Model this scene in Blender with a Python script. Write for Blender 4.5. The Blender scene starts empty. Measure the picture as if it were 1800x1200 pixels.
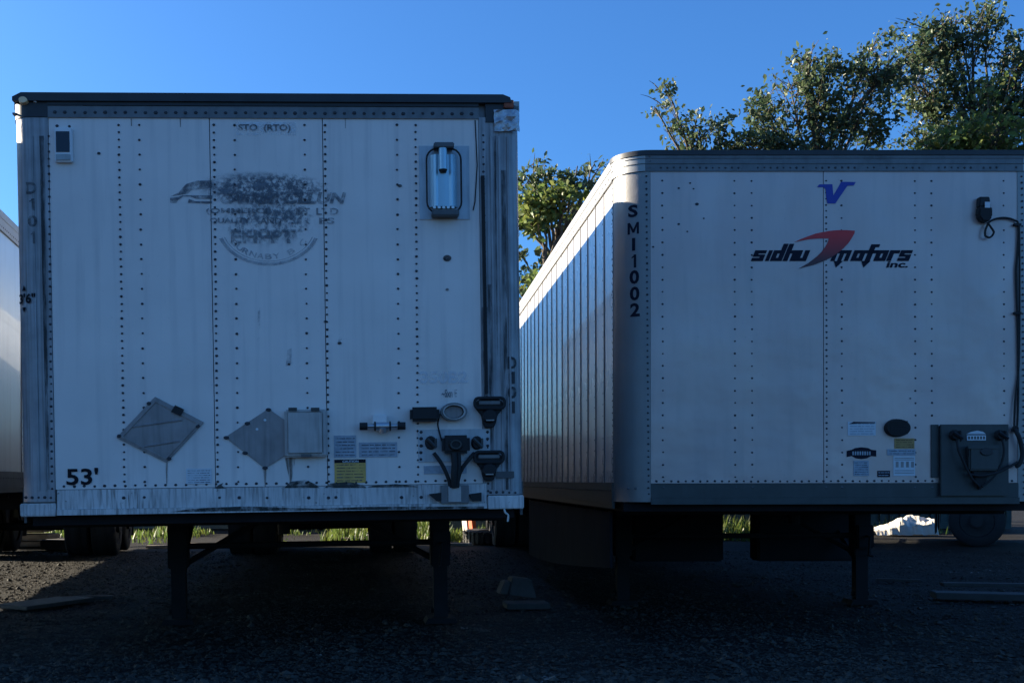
import bpy, bmesh, math, random
from mathutils import Vector, Matrix, noise
R = math.radians
random.seed(11)
scene = bpy.context.scene
col = scene.collection

# ------------------------------------------------------------------ camera, sky, sun, exposure
CAMH, FPX, PX0, PY0 = 1.33, 1880.0, 720.0, 845.0        # eye height; focal length and principal point measured in the photo
cam = bpy.data.cameras.new('camera')
camo = bpy.data.objects.new('camera', cam); col.objects.link(camo)
cam.sensor_width = 36; cam.lens = FPX / 1800 * 36
cam.shift_x = (900 - PX0) / 1800; cam.shift_y = (PY0 - 600) / 1800
cam.clip_start = .1; cam.clip_end = 1500
camo.location = (0, 0, CAMH); camo.rotation_euler = (R(90), 0, 0)
scene.camera = camo

SUN_EL, SUN_AZ = 20.0, -70.0
world = bpy.data.worlds.new('World'); scene.world = world; world.use_nodes = True
wn, wl = world.node_tree.nodes, world.node_tree.links
sky = wn.new('ShaderNodeTexSky'); sky.sky_type = 'NISHITA'; sky.sun_disc = False
sky.sun_elevation = R(SUN_EL); sky.sun_rotation = R(SUN_AZ)
sky.dust_density = 1.8; sky.ozone_density = 7; sky.air_density = 1
tint = wn.new('ShaderNodeMix'); tint.data_type = 'RGBA'; tint.blend_type = 'MULTIPLY'; tint.inputs[0].default_value = 1
tint.inputs[7].default_value = (.575, .905, 1.13, 1)
wl.new(sky.outputs[0], tint.inputs[6]); wl.new(tint.outputs[2], wn['Background'].inputs[0])
wn['Background'].inputs[1].default_value = .055
sun = bpy.data.lights.new('sun', 'SUN'); sun.energy = 5.0; sun.angle = R(.5); sun.color = (1, .86, .66)
suno = bpy.data.objects.new('sun', sun); col.objects.link(suno)
S = Vector((math.sin(R(SUN_AZ)) * math.cos(R(SUN_EL)), math.cos(R(SUN_AZ)) * math.cos(R(SUN_EL)), math.sin(R(SUN_EL))))
suno.rotation_euler = (-S).to_track_quat('-Z', 'Y').to_euler()
suno.location = (-8, 6, 12)
vs = scene.view_settings
vs.view_transform = 'Standard'; vs.look = 'None'; vs.gamma = 1; vs.exposure = 2.02; vs.use_curve_mapping = False
scene.cycles.max_bounces = 6; scene.cycles.transparent_max_bounces = 12

# ------------------------------------------------------------------ materials
def mat(name, base, rough=.5, metal=0.0, var=0.0, vscale=3.0, streak=0.0, sscale=(9, 9, .6), scol=(.05, .05, .045),
        bump=0.0, bscale=20.0, spec=.5, bstretch=(1, 1, 1), spots=0.0, coat=0.0, sthr=(.45, .75), rvar=0.0):
    m = bpy.data.materials.new(name); m.use_nodes = True
    n, l = m.node_tree.nodes, m.node_tree.links
    b = n['Principled BSDF']
    b.inputs['Roughness'].default_value = rough; b.inputs['Metallic'].default_value = metal
    b.inputs['Specular IOR Level'].default_value = spec
    b.inputs['Coat Weight'].default_value = coat
    tc = n.new('ShaderNodeTexCoord')
    def mapped(sc):
        mp = n.new('ShaderNodeMapping'); mp.inputs['Scale'].default_value = sc
        l.new(tc.outputs['Object'], mp.inputs[0]); return mp.outputs[0]
    def noise_(vec, sc, det=4.0):
        t = n.new('ShaderNodeTexNoise'); t.inputs['Scale'].default_value = sc; t.inputs['Detail'].default_value = det
        l.new(vec, t.inputs['Vector']); return t.outputs['Fac']
    def ramp(f, a, bb, lo=0.0, hi=1.0):
        r = n.new('ShaderNodeMapRange'); r.inputs[1].default_value = a; r.inputs[2].default_value = bb
        r.inputs[3].default_value = lo; r.inputs[4].default_value = hi; l.new(f, r.inputs[0]); return r.outputs[0]
    rgb = n.new('ShaderNodeRGB'); rgb.outputs[0].default_value = (*base, 1); cur = rgb.outputs[0]
    if var:
        f = ramp(noise_(mapped((1, 1, 1)), vscale, 6), .25, .75, 1 - var, 1 + var)
        mx = n.new('ShaderNodeVectorMath'); mx.operation = 'SCALE'; l.new(cur, mx.inputs[0]); l.new(f, mx.inputs['Scale']); cur = mx.outputs[0]
    if streak:
        f1 = noise_(mapped(sscale), 2.2, 7); f2 = noise_(mapped((1.3, 1.3, .9)), 1.6, 3)
        a = ramp(f1, sthr[0], sthr[1]); b2 = ramp(f2, .35, .65, .35, 1)
        mu = n.new('ShaderNodeMath'); mu.operation = 'MULTIPLY'; l.new(a, mu.inputs[0]); l.new(b2, mu.inputs[1])
        m2 = n.new('ShaderNodeMath'); m2.operation = 'MULTIPLY'; l.new(mu.outputs[0], m2.inputs[0]); m2.inputs[1].default_value = streak; m2.use_clamp = True
        mx = n.new('ShaderNodeMix'); mx.data_type = 'RGBA'; l.new(m2.outputs[0], mx.inputs[0]); l.new(cur, mx.inputs[6]); mx.inputs[7].default_value = (*scol, 1); cur = mx.outputs[2]
    if spots:
        v = n.new('ShaderNodeTexNoise'); v.inputs['Scale'].default_value = 38; v.inputs['Detail'].default_value = 1
        l.new(tc.outputs['Object'], v.inputs['Vector'])
        f = ramp(v.outputs['Fac'], .72, .78, 0, spots)
        mx = n.new('ShaderNodeMix'); mx.data_type = 'RGBA'; l.new(f, mx.inputs[0]); l.new(cur, mx.inputs[6]); mx.inputs[7].default_value = (*scol, 1); cur = mx.outputs[2]
    l.new(cur, b.inputs['Base Color'])
    if rvar:
        l.new(ramp(noise_(mapped((1, 1, .5)), 2.5, 5), .3, .7, max(.05, rough - rvar), rough + rvar), b.inputs['Roughness'])
    if bump:
        bp = n.new('ShaderNodeBump'); bp.inputs['Strength'].default_value = 1; bp.inputs['Distance'].default_value = bump
        l.new(noise_(mapped(bstretch), bscale, 3), bp.inputs['Height']); l.new(bp.outputs[0], b.inputs['Normal'])
    return m

M = {}
M['sheet_blue'] = mat('worn_white_paint', (.77, .69, .64), .42, 0, .07, 2.2, .36, (7, 7, .35), (.22, .22, .24), .010, 1.9, spots=.12, sthr=(.5, .8), rvar=.08)
M['sheet_grey'] = mat('aluminium_white_sheet', (.55, .43, .395), .36, .3, .09, .9, .35, (6, 6, .6), (.30, .27, .26), .014, 2.0, spots=.35, sthr=(.48, .8), rvar=.07)
M['post_worn'] = mat('weathered_aluminium_post', (.34, .34, .35), .5, .25, .22, 6, .85, (22, 22, .5), (.045, .045, .045), .002, 30)
M['post_grey'] = mat('grey_aluminium_post', (.25, .245, .24), .42, .3, .10, 3, .45, (14, 14, .5), (.20, .20, .20), .002, 14)
M['rail_dark'] = mat('dark_roof_rail', (.030, .032, .036), .5, .2, .2, 6)
M['rail_grey'] = mat('grey_riveted_rail', (.16, .165, .17), .5, .4, .18, 5, .5, (8, 8, 4), (.04, .04, .04))
M['rail_mid'] = mat('dull_rail', (.10, .105, .11), .5, .4, .15, 5, .3, (8, 8, 4), (.03, .03, .03))
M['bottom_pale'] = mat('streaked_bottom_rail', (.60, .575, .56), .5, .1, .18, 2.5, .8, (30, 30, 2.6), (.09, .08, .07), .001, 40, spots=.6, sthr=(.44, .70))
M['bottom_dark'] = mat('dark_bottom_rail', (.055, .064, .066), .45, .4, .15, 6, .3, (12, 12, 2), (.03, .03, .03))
M['rivet'] = mat('dirty_rivet', (.045, .048, .056), .55, .5)
M['rivet_pale'] = mat('rivet_pale', (.12, .125, .13), .45, .5)
M['side_sheet'] = mat('side_sheet', (.52, .52, .53), .30, .12, .05, 2, .35, (4, 10, .35), (.16, .16, .17), .004, 1.8, coat=.35, rvar=.08, sthr=(.5, .8))
M['side_sheet_cool'] = mat('side_sheet_cool', (.50, .58, .62), .28, .12, .05, 2, .3, (4, 10, .35), (.16, .17, .18), .004, 1.8, coat=.35)
M['side_groove'] = mat('side_groove', (.22, .22, .23), .5, .4)
M['side_rail'] = mat('side_rail', (.33, .33, .32), .45, .4, .1, 6)
M['black'] = mat('black_rubber', (.012, .012, .013), .75, 0, .15, 10)
M['black_gloss'] = mat('black_plastic', (.014, .015, .018), .5, 0, .1, 10, spec=.3)
M['soot'] = mat('grimy_black_steel', (.012, .012, .013), .75, 0, .3, 5, spec=.2)
M['rim'] = mat('dirty_rim', (.022, .022, .022), .6, .3, .3, 8)
M['steel'] = mat('dull_steel', (.30, .30, .30), .4, .7, .15, 9, .5, (16, 16, 1.2), (.06, .05, .04))
M['chrome'] = mat('bright_steel', (.50, .52, .54), .30, .8, .05, 9)
M['placard'] = mat('weathered_placard', (.29, .265, .26), .5, .3, .16, 9, .5, (14, 14, 1), (.08, .08, .08), .001, 40)
M['box_alu'] = mat('weathered_box', (.42, .40, .39), .45, .3, .12, 10, .6, (18, 18, 1), (.16, .16, .15))
M['white_plastic'] = mat('white_plastic', (.72, .72, .72), .35, 0, .04, 8)
M['navy'] = mat('navy_solar_cell', (.008, .010, .022), .15, 0, .1, 8)
M['plate_grey'] = mat('grey_nose_plate', (.052, .058, .058), .5, .35, .15, 7, .3, (10, 10, 1), (.03, .03, .03))
M['plate_pale'] = mat('pale_backing_plate', (.40, .43, .46), .4, .3, .12, 8, .5, (12, 12, 1.5), (.15, .15, .15))
M['skirt'] = mat('dirty_skirt', (.014, .016, .020), .85, 0, .3, 3, .6, (5, 3, .7), (.030, .024, .020), spec=.1)
M['ink'] = mat('black_lettering', (.008, .009, .014), .5, spec=.15)
M['ink_navy'] = mat('navy_lettering', (.008, .009, .022), .5, spec=.15)
M['logo_blue'] = mat('blue_logo_vinyl', (.006, .022, .30), .35)
M['yellow'] = mat('yellow_label', (.62, .37, .09), .5, 0, .1, 14)
M['yellow_dull'] = mat('yellow_label_dull', (.42, .25, .08), .5, 0, .1, 14)
M['label_white'] = mat('white_label', (.60, .63, .66), .5, 0, .06, 20)
M['label_grey'] = mat('grey_label', (.34, .38, .43), .5, 0, .2, 26, .5, (20, 20, 20), (.12, .14, .18))
M['amber'] = mat('amber_lens', (.95, .62, .34), .2, 0, .05, 10)
M['rust'] = mat('broken_red_lens', (.30, .07, .03), .6, 0, .3, 30)
M['tape'] = mat('crumpled_silver_patch', (.42, .43, .45), .35, .6, .25, 30, .4, (20, 20, 20), (.10, .10, .10), .012, 22)
M['cream'] = mat('pale_painted_post', (.72, .66, .55), .5, 0, .08, 5)
M['orange_red'] = mat('orange_red_paint', (.75, .13, .04), .5, 0, .12, 8)
M['wood'] = mat('grey_weathered_wood', (.24, .21, .17), .8, 0, .25, 5, .5, (4, 30, 30), (.07, .06, .05), .003, 30)
M['wood_dark'] = mat('dark_board_wood', (.036, .035, .034), .8, 0, .3, 5, .5, (4, 30, 30), (.03, .03, .03), .004, 30)  # much darker wood tone for the boards on the gravel
M['concrete'] = mat('dark_concrete', (.060, .060, .062), .85, 0, .2, 9, 0, bump=.004, bscale=35)
M['plastic_sheet'] = mat('pale_tarpaulin', (.75, .70, .60), .4, 0, .1, 5, .4, (4, 4, 4), (.3, .25, .18), .02, 7)
M['teal'] = mat('dark_teal_container', (.018, .045, .045), .55, .1, .2, 2, .4, (6, 6, .5), (.02, .02, .02))
M['blanket'] = mat('brown_slab', (.16, .13, .10), .8, 0, .3, 4)
M['bark'] = mat('bark', (.075, .060, .045), .9, 0, .35, 6, 0, bump=.01, bscale=20, bstretch=(1, 1, .25))
M['glass_tube'] = mat('polished_tube', (.34, .50, .58), .34, .45, .05, 4)
M['white_line'] = mat('white_cord', (.55, .55, .52), .6)

def worn_print(name, base, thr=.5, scale=9, soft=.12, stretch=(1, 1, 1), rim=None):
    """faded print: flakes away where the noise falls below the threshold"""
    m = bpy.data.materials.new(name); m.use_nodes = True
    n, l = m.node_tree.nodes, m.node_tree.links; b = n['Principled BSDF']
    b.inputs['Base Color'].default_value = (*base, 1); b.inputs['Roughness'].default_value = .6
    tc = n.new('ShaderNodeTexCoord'); mp = n.new('ShaderNodeMapping'); mp.inputs['Scale'].default_value = stretch
    l.new(tc.outputs['Object'], mp.inputs[0])
    t = n.new('ShaderNodeTexNoise'); t.inputs['Scale'].default_value = scale; t.inputs['Detail'].default_value = 8; t.inputs['Roughness'].default_value = .7
    l.new(mp.outputs[0], t.inputs['Vector'])
    r = n.new('ShaderNodeMapRange'); r.inputs[1].default_value = thr - soft; r.inputs[2].default_value = thr + soft
    r.inputs[4].default_value = .88
    l.new(t.outputs['Fac'], r.inputs[0]); out = r.outputs[0]
    if rim:
        sb = n.new('ShaderNodeVectorMath'); sb.operation = 'SUBTRACT'; sb.inputs[1].default_value = (rim[0], 0, rim[1]); l.new(tc.outputs['Object'], sb.inputs[0])
        dv = n.new('ShaderNodeVectorMath'); dv.operation = 'DIVIDE'; dv.inputs[1].default_value = (rim[2], 1e3, rim[3]); l.new(sb.outputs[0], dv.inputs[0])
        ln = n.new('ShaderNodeVectorMath'); ln.operation = 'LENGTH'; l.new(dv.outputs[0], ln.inputs[0])
        mr = n.new('ShaderNodeMapRange'); mr.interpolation_type = 'SMOOTHSTEP'; mr.inputs[1].default_value = .45; mr.inputs[2].default_value = 1; mr.inputs[3].default_value = 1; mr.inputs[4].default_value = 0
        l.new(ln.outputs['Value'], mr.inputs[0]); mu = n.new('ShaderNodeMath'); mu.operation = 'MULTIPLY'; l.new(out, mu.inputs[0]); l.new(mr.outputs[0], mu.inputs[1]); out = mu.outputs[0]
    l.new(out, b.inputs['Alpha'])
    return m
M['ghost'] = worn_print('ghost_print', (.10, .11, .13), .49, 10)
M['ghost_faint'] = worn_print('ghost_print_faint', (.27, .29, .32), .52, 7, .20)
M['smear'] = worn_print('scuff_smear', (.17, .20, .24), .60, 7, .16)
M['ghost_post'] = worn_print('ghost_post_print', (.03, .03, .035), .46, 12, .18)
M['streak_black'] = worn_print('black_runs', (.018, .020, .022), .50, 6, .10, (5, 5, .5))
M['grease'] = worn_print('grease_smear', (.02, .026, .024), .44, 9, .10)
M['rust_run'] = worn_print('rust_runs', (.085, .062, .045), .50, 5, .14, (9, 9, .6))

def gradient_print(name, lo, hi, z0, z1):
    m = bpy.data.materials.new(name); m.use_nodes = True
    n, l = m.node_tree.nodes, m.node_tree.links; b = n['Principled BSDF']; b.inputs['Roughness'].default_value = .35
    tc = n.new('ShaderNodeTexCoord'); sp = n.new('ShaderNodeSeparateXYZ'); l.new(tc.outputs['Object'], sp.inputs[0])
    r = n.new('ShaderNodeMapRange'); r.inputs[1].default_value = z0; r.inputs[2].default_value = z1; l.new(sp.outputs[2], r.inputs[0])
    mx = n.new('ShaderNodeMix'); mx.data_type = 'RGBA'; mx.inputs[6].default_value = (*lo, 1); mx.inputs[7].default_value = (*hi, 1)
    l.new(r.outputs[0], mx.inputs[0]); l.new(mx.outputs[2], b.inputs['Base Color'])
    return m

# ------------------------------------------------------------------ mesh building
RV = random.Random(77)
class MB:
    def __init__(s): s.v = []; s.f = []
    def add(s, vs, fs):
        o = len(s.v); s.v += [tuple(p) for p in vs]; s.f += [tuple(i + o for i in f) for f in fs]
    def box(s, x0, x1, y0, y1, z0, z1):
        s.add([(x0, y0, z0), (x1, y0, z0), (x1, y1, z0), (x0, y1, z0), (x0, y0, z1), (x1, y0, z1), (x1, y1, z1), (x0, y1, z1)],
              [(3, 2, 1, 0), (4, 5, 6, 7), (0, 1, 5, 4), (1, 2, 6, 5), (2, 3, 7, 6), (3, 0, 4, 7)])
    def prism(s, pts, y0, y1):
        """polygon in x-z (counter-clockwise seen from -y), extruded from y0 (front) to y1"""
        n = len(pts)
        s.add([(x, y0, z) for x, z in pts] + [(x, y1, z) for x, z in pts],
              [tuple(range(n)), tuple(range(2 * n - 1, n - 1, -1))] + [(i + n, (i + 1) % n + n, (i + 1) % n, i) for i in range(n)])
    def flat(s, pts, y):
        s.add([(x, y, z) for x, z in pts], [tuple(range(len(pts)))])
    def plan(s, pts, z0, z1):
        """polygon in x-y extruded in z"""
        n = len(pts)
        s.add([(x, y, z0) for x, y in pts] + [(x, y, z1) for x, y in pts],
              [tuple(range(n - 1, -1, -1)), tuple(range(n, 2 * n))] + [(i, (i + 1) % n, (i + 1) % n + n, i + n) for i in range(n)])
    def tube(s, path, r, seg=8, sx=1.0, closed=False):
        P = [Vector(p) for p in path]; n = len(P); rings = []; up = None
        for i, p in enumerate(P):
            if closed: t = P[(i + 1) % n] - P[i - 1]
            else: t = (P[min(i + 1, n - 1)] - P[max(i - 1, 0)])
            t.normalize()
            if up is None: up = t.orthogonal().normalized()
            up = (up - t * up.dot(t)); up = up.normalized() if up.length > 1e-4 else t.orthogonal().normalized()
            w = t.cross(up); rr = r[i] if isinstance(r, (list, tuple)) else r
            rings.append([p + (up * math.cos(a) + w * math.sin(a)) * rr for a in [2 * math.pi * k / seg for k in range(seg)]])
        vs = [q for rg in rings for q in rg]; fs = []
        for i in range(n if closed else n - 1):
            j = (i + 1) % n
            for k in range(seg):
                k2 = (k + 1) % seg; fs.append((i * seg + k, i * seg + k2, j * seg + k2, j * seg + k))
        if not closed: fs += [tuple(range(seg - 1, -1, -1)), tuple((n - 1) * seg + k for k in range(seg))]
        s.add(vs, fs)
    def disc(s, x, z, rx, rz, y0, y1, seg=24, taper=1.0):
        """elliptic puck facing -y"""
        a = [2 * math.pi * k / seg for k in range(seg)]
        s.add([(x + rx * taper * math.cos(t), y0, z + rz * taper * math.sin(t)) for t in a] + [(x + rx * math.cos(t), y1, z + rz * math.sin(t)) for t in a],
              [tuple(range(seg)), tuple(range(2 * seg - 1, seg - 1, -1))] + [(i + seg, (i + 1) % seg + seg, (i + 1) % seg, i) for i in range(seg)])
    def ring(s, x, z, rx, rz, tx, tz, y0, y1, seg=28):
        a = [2 * math.pi * k / seg for k in range(seg)]; o = []
        for (fx, fz, y) in ((rx, rz, y1), (rx, rz, y0), (rx - tx, rz - tz, y0), (rx - tx, rz - tz, y1)):
            o += [(x + fx * math.cos(t), y, z + fz * math.sin(t)) for t in a]
        fs = []
        for q in range(4):
            for i in range(seg):
                j = (i + 1) % seg; q2 = (q + 1) % 4
                fs.append((q * seg + i, q * seg + j, q2 * seg + j, q2 * seg + i))
        s.add(o, fs)
    def dome(s, c, r, axis, h=.5):
        """little rivet head on a face whose outward normal is axis ('-y','-x','+x')"""
        x, y, z = c; o = []; r *= RV.uniform(.82, 1.15); x += RV.uniform(-.0015, .0015) * (axis == '-y'); z += RV.uniform(-.002, .002)
        for rr, hh in ((1, 0), (.6, .75)):
            for k in range(6):
                t = math.pi / 3 * k; u, v = math.cos(t) * r * rr, math.sin(t) * r * rr; d = hh * h * r
                o.append((x + u * 1.15, y - d, z + v) if axis == '-y' else ((x - d, y + u, z + v) if axis == '-x' else (x + d, y + u, z + v)))
        o.append((x, y - h * r, z) if axis == '-y' else ((x - h * r, y, z) if axis == '-x' else (x + h * r, y, z)))
        s.add(o, [(k, (k + 1) % 6, (k + 1) % 6 + 6, k + 6) for k in range(6)] + [(6 + k, 6 + (k + 1) % 6, 12) for k in range(6)])
    def build(s, name, m, parent=None, smooth=False, bevel=0.0):
        me = bpy.data.meshes.new(name); me.from_pydata(s.v, [], s.f)
        bm = bmesh.new(); bm.from_mesh(me); bmesh.ops.recalc_face_normals(bm, faces=bm.faces)
        if bevel: bmesh.ops.bevel(bm, geom=[e for e in bm.edges if e.is_manifold and e.calc_face_angle(0) > .5], offset=bevel, segments=2, affect='EDGES', clamp_overlap=True)
        bm.to_mesh(me); bm.free()
        if smooth:
            for p in me.polygons: p.use_smooth = True
            try: me.set_sharp_from_angle(angle=R(40))
            except Exception: pass
        me.materials.append(m)
        o = bpy.data.objects.new(name, me); col.objects.link(o)
        if parent: o.parent = parent
        return o

def thing(name, label, cat, loc=(0, 0, 0), rot=(0, 0, 0), group=None):
    o = bpy.data.objects.new(name, None); col.objects.link(o); o.location = loc; o.rotation_euler = rot
    o.empty_display_size = .3; o['label'] = label; o['category'] = cat
    if group: o['group'] = group
    return o
def tag(o, label=None, cat=None, group=None, kind=None):
    for k, v in (('label', label), ('category', cat), ('group', group), ('kind', kind)):
        if v: o[k] = v
    return o
def stuff(o): o['kind'] = 'stuff'; return o
def copy_tree(o, parent=None):
    c = o.copy(); col.objects.link(c)
    if parent: c.parent = parent
    for ch in list(o.children): copy_tree(ch, c)
    return c
def P(px, py, d):
    """point seen at a pixel of the photograph at distance d along the view"""
    return Vector(((px - PX0) / FPX * d, d, CAMH + (PY0 - py) / FPX * d))

def text_geo(txt, x0, x1, z0, z1, y, shear=0.0, offset=.02, space=1.0):
    """lettering as flat mesh data fitted in a rectangle of the x-z plane"""
    cu = bpy.data.curves.new('lettering', 'FONT'); cu.body = txt; cu.offset = offset; cu.space_character = space
    cu.resolution_u = 3; cu.fill_mode = 'FRONT'
    o = bpy.data.objects.new('tmp', cu); col.objects.link(o)
    dg = bpy.context.evaluated_depsgraph_get(); me = bpy.data.meshes.new_from_object(o.evaluated_get(dg))
    bpy.data.objects.remove(o); bpy.data.curves.remove(cu)
    vs = [v.co.copy() for v in me.vertices]; fs = [tuple(p.vertices) for p in me.polygons]; bpy.data.meshes.remove(me)
    ax, bx = min(v.x for v in vs), max(v.x for v in vs); ay, by = min(v.y for v in vs), max(v.y for v in vs)
    out = []
    for v in vs:
        u = (v.x - ax) / (bx - ax); w = (v.y - ay) / (by - ay)
        out.append((x0 + (x1 - x0) * u + shear * (z1 - z0) * w, y, z0 + (z1 - z0) * w))
    return out, fs

def glyph(ch, x0, x1, z0, z1, y, offset=.02):
    P_ = {'M': [[(0, 0), (.2, 0), (.2, 1), (0, 1)], [(.8, 0), (1, 0), (1, 1), (.8, 1)], [(.2, 1), (.2, .62), (.42, .12), (.58, .12), (.5, .42)], [(.5, .42), (.58, .12), (.8, .62), (.8, 1)]],
          'I': [[(0, 0), (1, 0), (1, 1), (0, 1)]], '1': [[(.45, 0), (1, 0), (1, 1), (.45, 1)], [(0, .70), (.45, .80), (.45, 1), (.38, .90), (0, .82)]]}
    if ch not in P_: return text_geo(ch, x0, x1, z0, z1, y, offset=offset)
    vs, fs = [], []
    for L in P_[ch]: fs.append(tuple(range(len(vs), len(vs) + len(L)))); vs += [(x0 + (x1 - x0) * a, y, z0 + (z1 - z0) * b) for a, b in L]
    return vs, fs

# ------------------------------------------------------------------ ground
def gh(x, y):
    return .025 * (noise.noise(Vector((x * .35, y * .35, 0))) + .5 * noise.noise(Vector((x * 1.3, y * 1.3, 3)))) - .01
bm = bmesh.new()
xs = [-400, -120, -40, -20] + [-14 + i * .25 for i in range(113)] + [20, 40, 120, 400]
ys = [-200, -60, -20, -6] + [0 + i * .25 for i in range(121)] + [36, 50, 90, 200, 700]
grid = [[bm.verts.new((x, y, gh(x, y) if -14 < x < 14 and 0 < y < 30 else -.01)) for x in xs] for y in ys]
for j in range(len(ys) - 1):
    for i in range(len(xs) - 1): bm.faces.new((grid[j][i], grid[j][i + 1], grid[j + 1][i + 1], grid[j + 1][i]))
me = bpy.data.meshes.new('ground'); bm.to_mesh(me); bm.free()
for p in me.polygons: p.use_smooth = True
ground = bpy.data.objects.new('ground', me); col.objects.link(ground); ground['kind'] = 'structure'
def gravel_mat(name, cols, stone=True):
    m = bpy.data.materials.new(name); m.use_nodes = True
    n, l = m.node_tree.nodes, m.node_tree.links; b = n['Principled BSDF']; b.inputs['Roughness'].default_value = .8
    b.inputs['Specular IOR Level'].default_value = .12
    tc = n.new('ShaderNodeTexCoord')
    v = n.new('ShaderNodeTexVoronoi'); v.inputs['Scale'].default_value = 26 if not stone else 18; l.new(tc.outputs['Object'], v.inputs['Vector'])
    t = n.new('ShaderNodeTexNoise'); t.inputs['Scale'].default_value = .8; t.inputs['Detail'].default_value = 6; l.new(tc.outputs['Object'], t.inputs['Vector'])
    cr = n.new('ShaderNodeValToRGB'); cr.color_ramp.elements[0].color = (*cols[0], 1); cr.color_ramp.elements[1].color = (*cols[1], 1)
    if stone: e3 = cr.color_ramp.elements.new(.90); e3.color = (*cols[1], 1); cr.color_ramp.elements[2].color = (.26, .255, .24, 1)
    sp = n.new('ShaderNodeSeparateColor'); l.new(v.outputs['Color'], sp.inputs[0])
    ad = n.new('ShaderNodeMath'); ad.operation = 'MULTIPLY_ADD'; ad.inputs[1].default_value = .6
    mr = n.new('ShaderNodeMapRange'); mr.inputs[1].default_value = .3; mr.inputs[2].default_value = .7; mr.inputs[3].default_value = 0; mr.inputs[4].default_value = .4
    l.new(t.outputs['Fac'], mr.inputs[0]); l.new(sp.outputs[0], ad.inputs[0]); l.new(mr.outputs[0], ad.inputs[2]); l.new(ad.outputs[0], cr.inputs[0])
    l.new(cr.outputs[0], b.inputs['Base Color'])
    bp = n.new('ShaderNodeBump'); bp.inputs['Distance'].default_value = .02; bp.inputs['Strength'].default_value = .8
    l.new(v.outputs['Distance'], bp.inputs['Height']); l.new(bp.outputs[0], b.inputs['Normal'])
    return m
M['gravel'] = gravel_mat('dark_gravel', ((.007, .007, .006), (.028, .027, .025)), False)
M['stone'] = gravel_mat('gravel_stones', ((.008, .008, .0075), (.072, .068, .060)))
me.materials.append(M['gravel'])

# loose gravel: one mass of small angular stones
rs = random.Random(5); mb = MB(); V = mb.v; F = mb.f
base = [(1, 0, 0), (-1, 0, 0), (0, 1, 0), (0, -1, 0), (0, 0, 1), (0, 0, -.6)]
tri = [(0, 2, 4), (2, 1, 4), (1, 3, 4), (3, 0, 4), (2, 0, 5), (1, 2, 5), (3, 1, 5), (0, 3, 5)]
def stone(x, y, s):
    z = gh(x, y) + s * .25; a = rs.random() * 6.28; c, sn = math.cos(a), math.sin(a); o = len(V)
    for bx, by, bz in base:
        k = s * rs.uniform(.65, 1.25); X, Y = bx * k * 1.25, by * k
        V.append((x + X * c - Y * sn + rs.uniform(-.3, .3) * s, y + X * sn + Y * c, z + bz * k * .62))
    for t_ in tri: F.append(tuple(i + o for i in t_))
for i in range(66000):
    d = 7.0 + 13.5 * rs.random() ** 1.5
    x = rs.uniform(-.40, .60) * d
    stone(x, d, rs.uniform(.007, .017) * (1 if rs.random() < .95 else rs.uniform(1.5, 3.0)))
stuff(tag(mb.build('gravel_stones', M['stone']), 'loose angular grey gravel scattered over the yard ground', 'gravel'))

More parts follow.
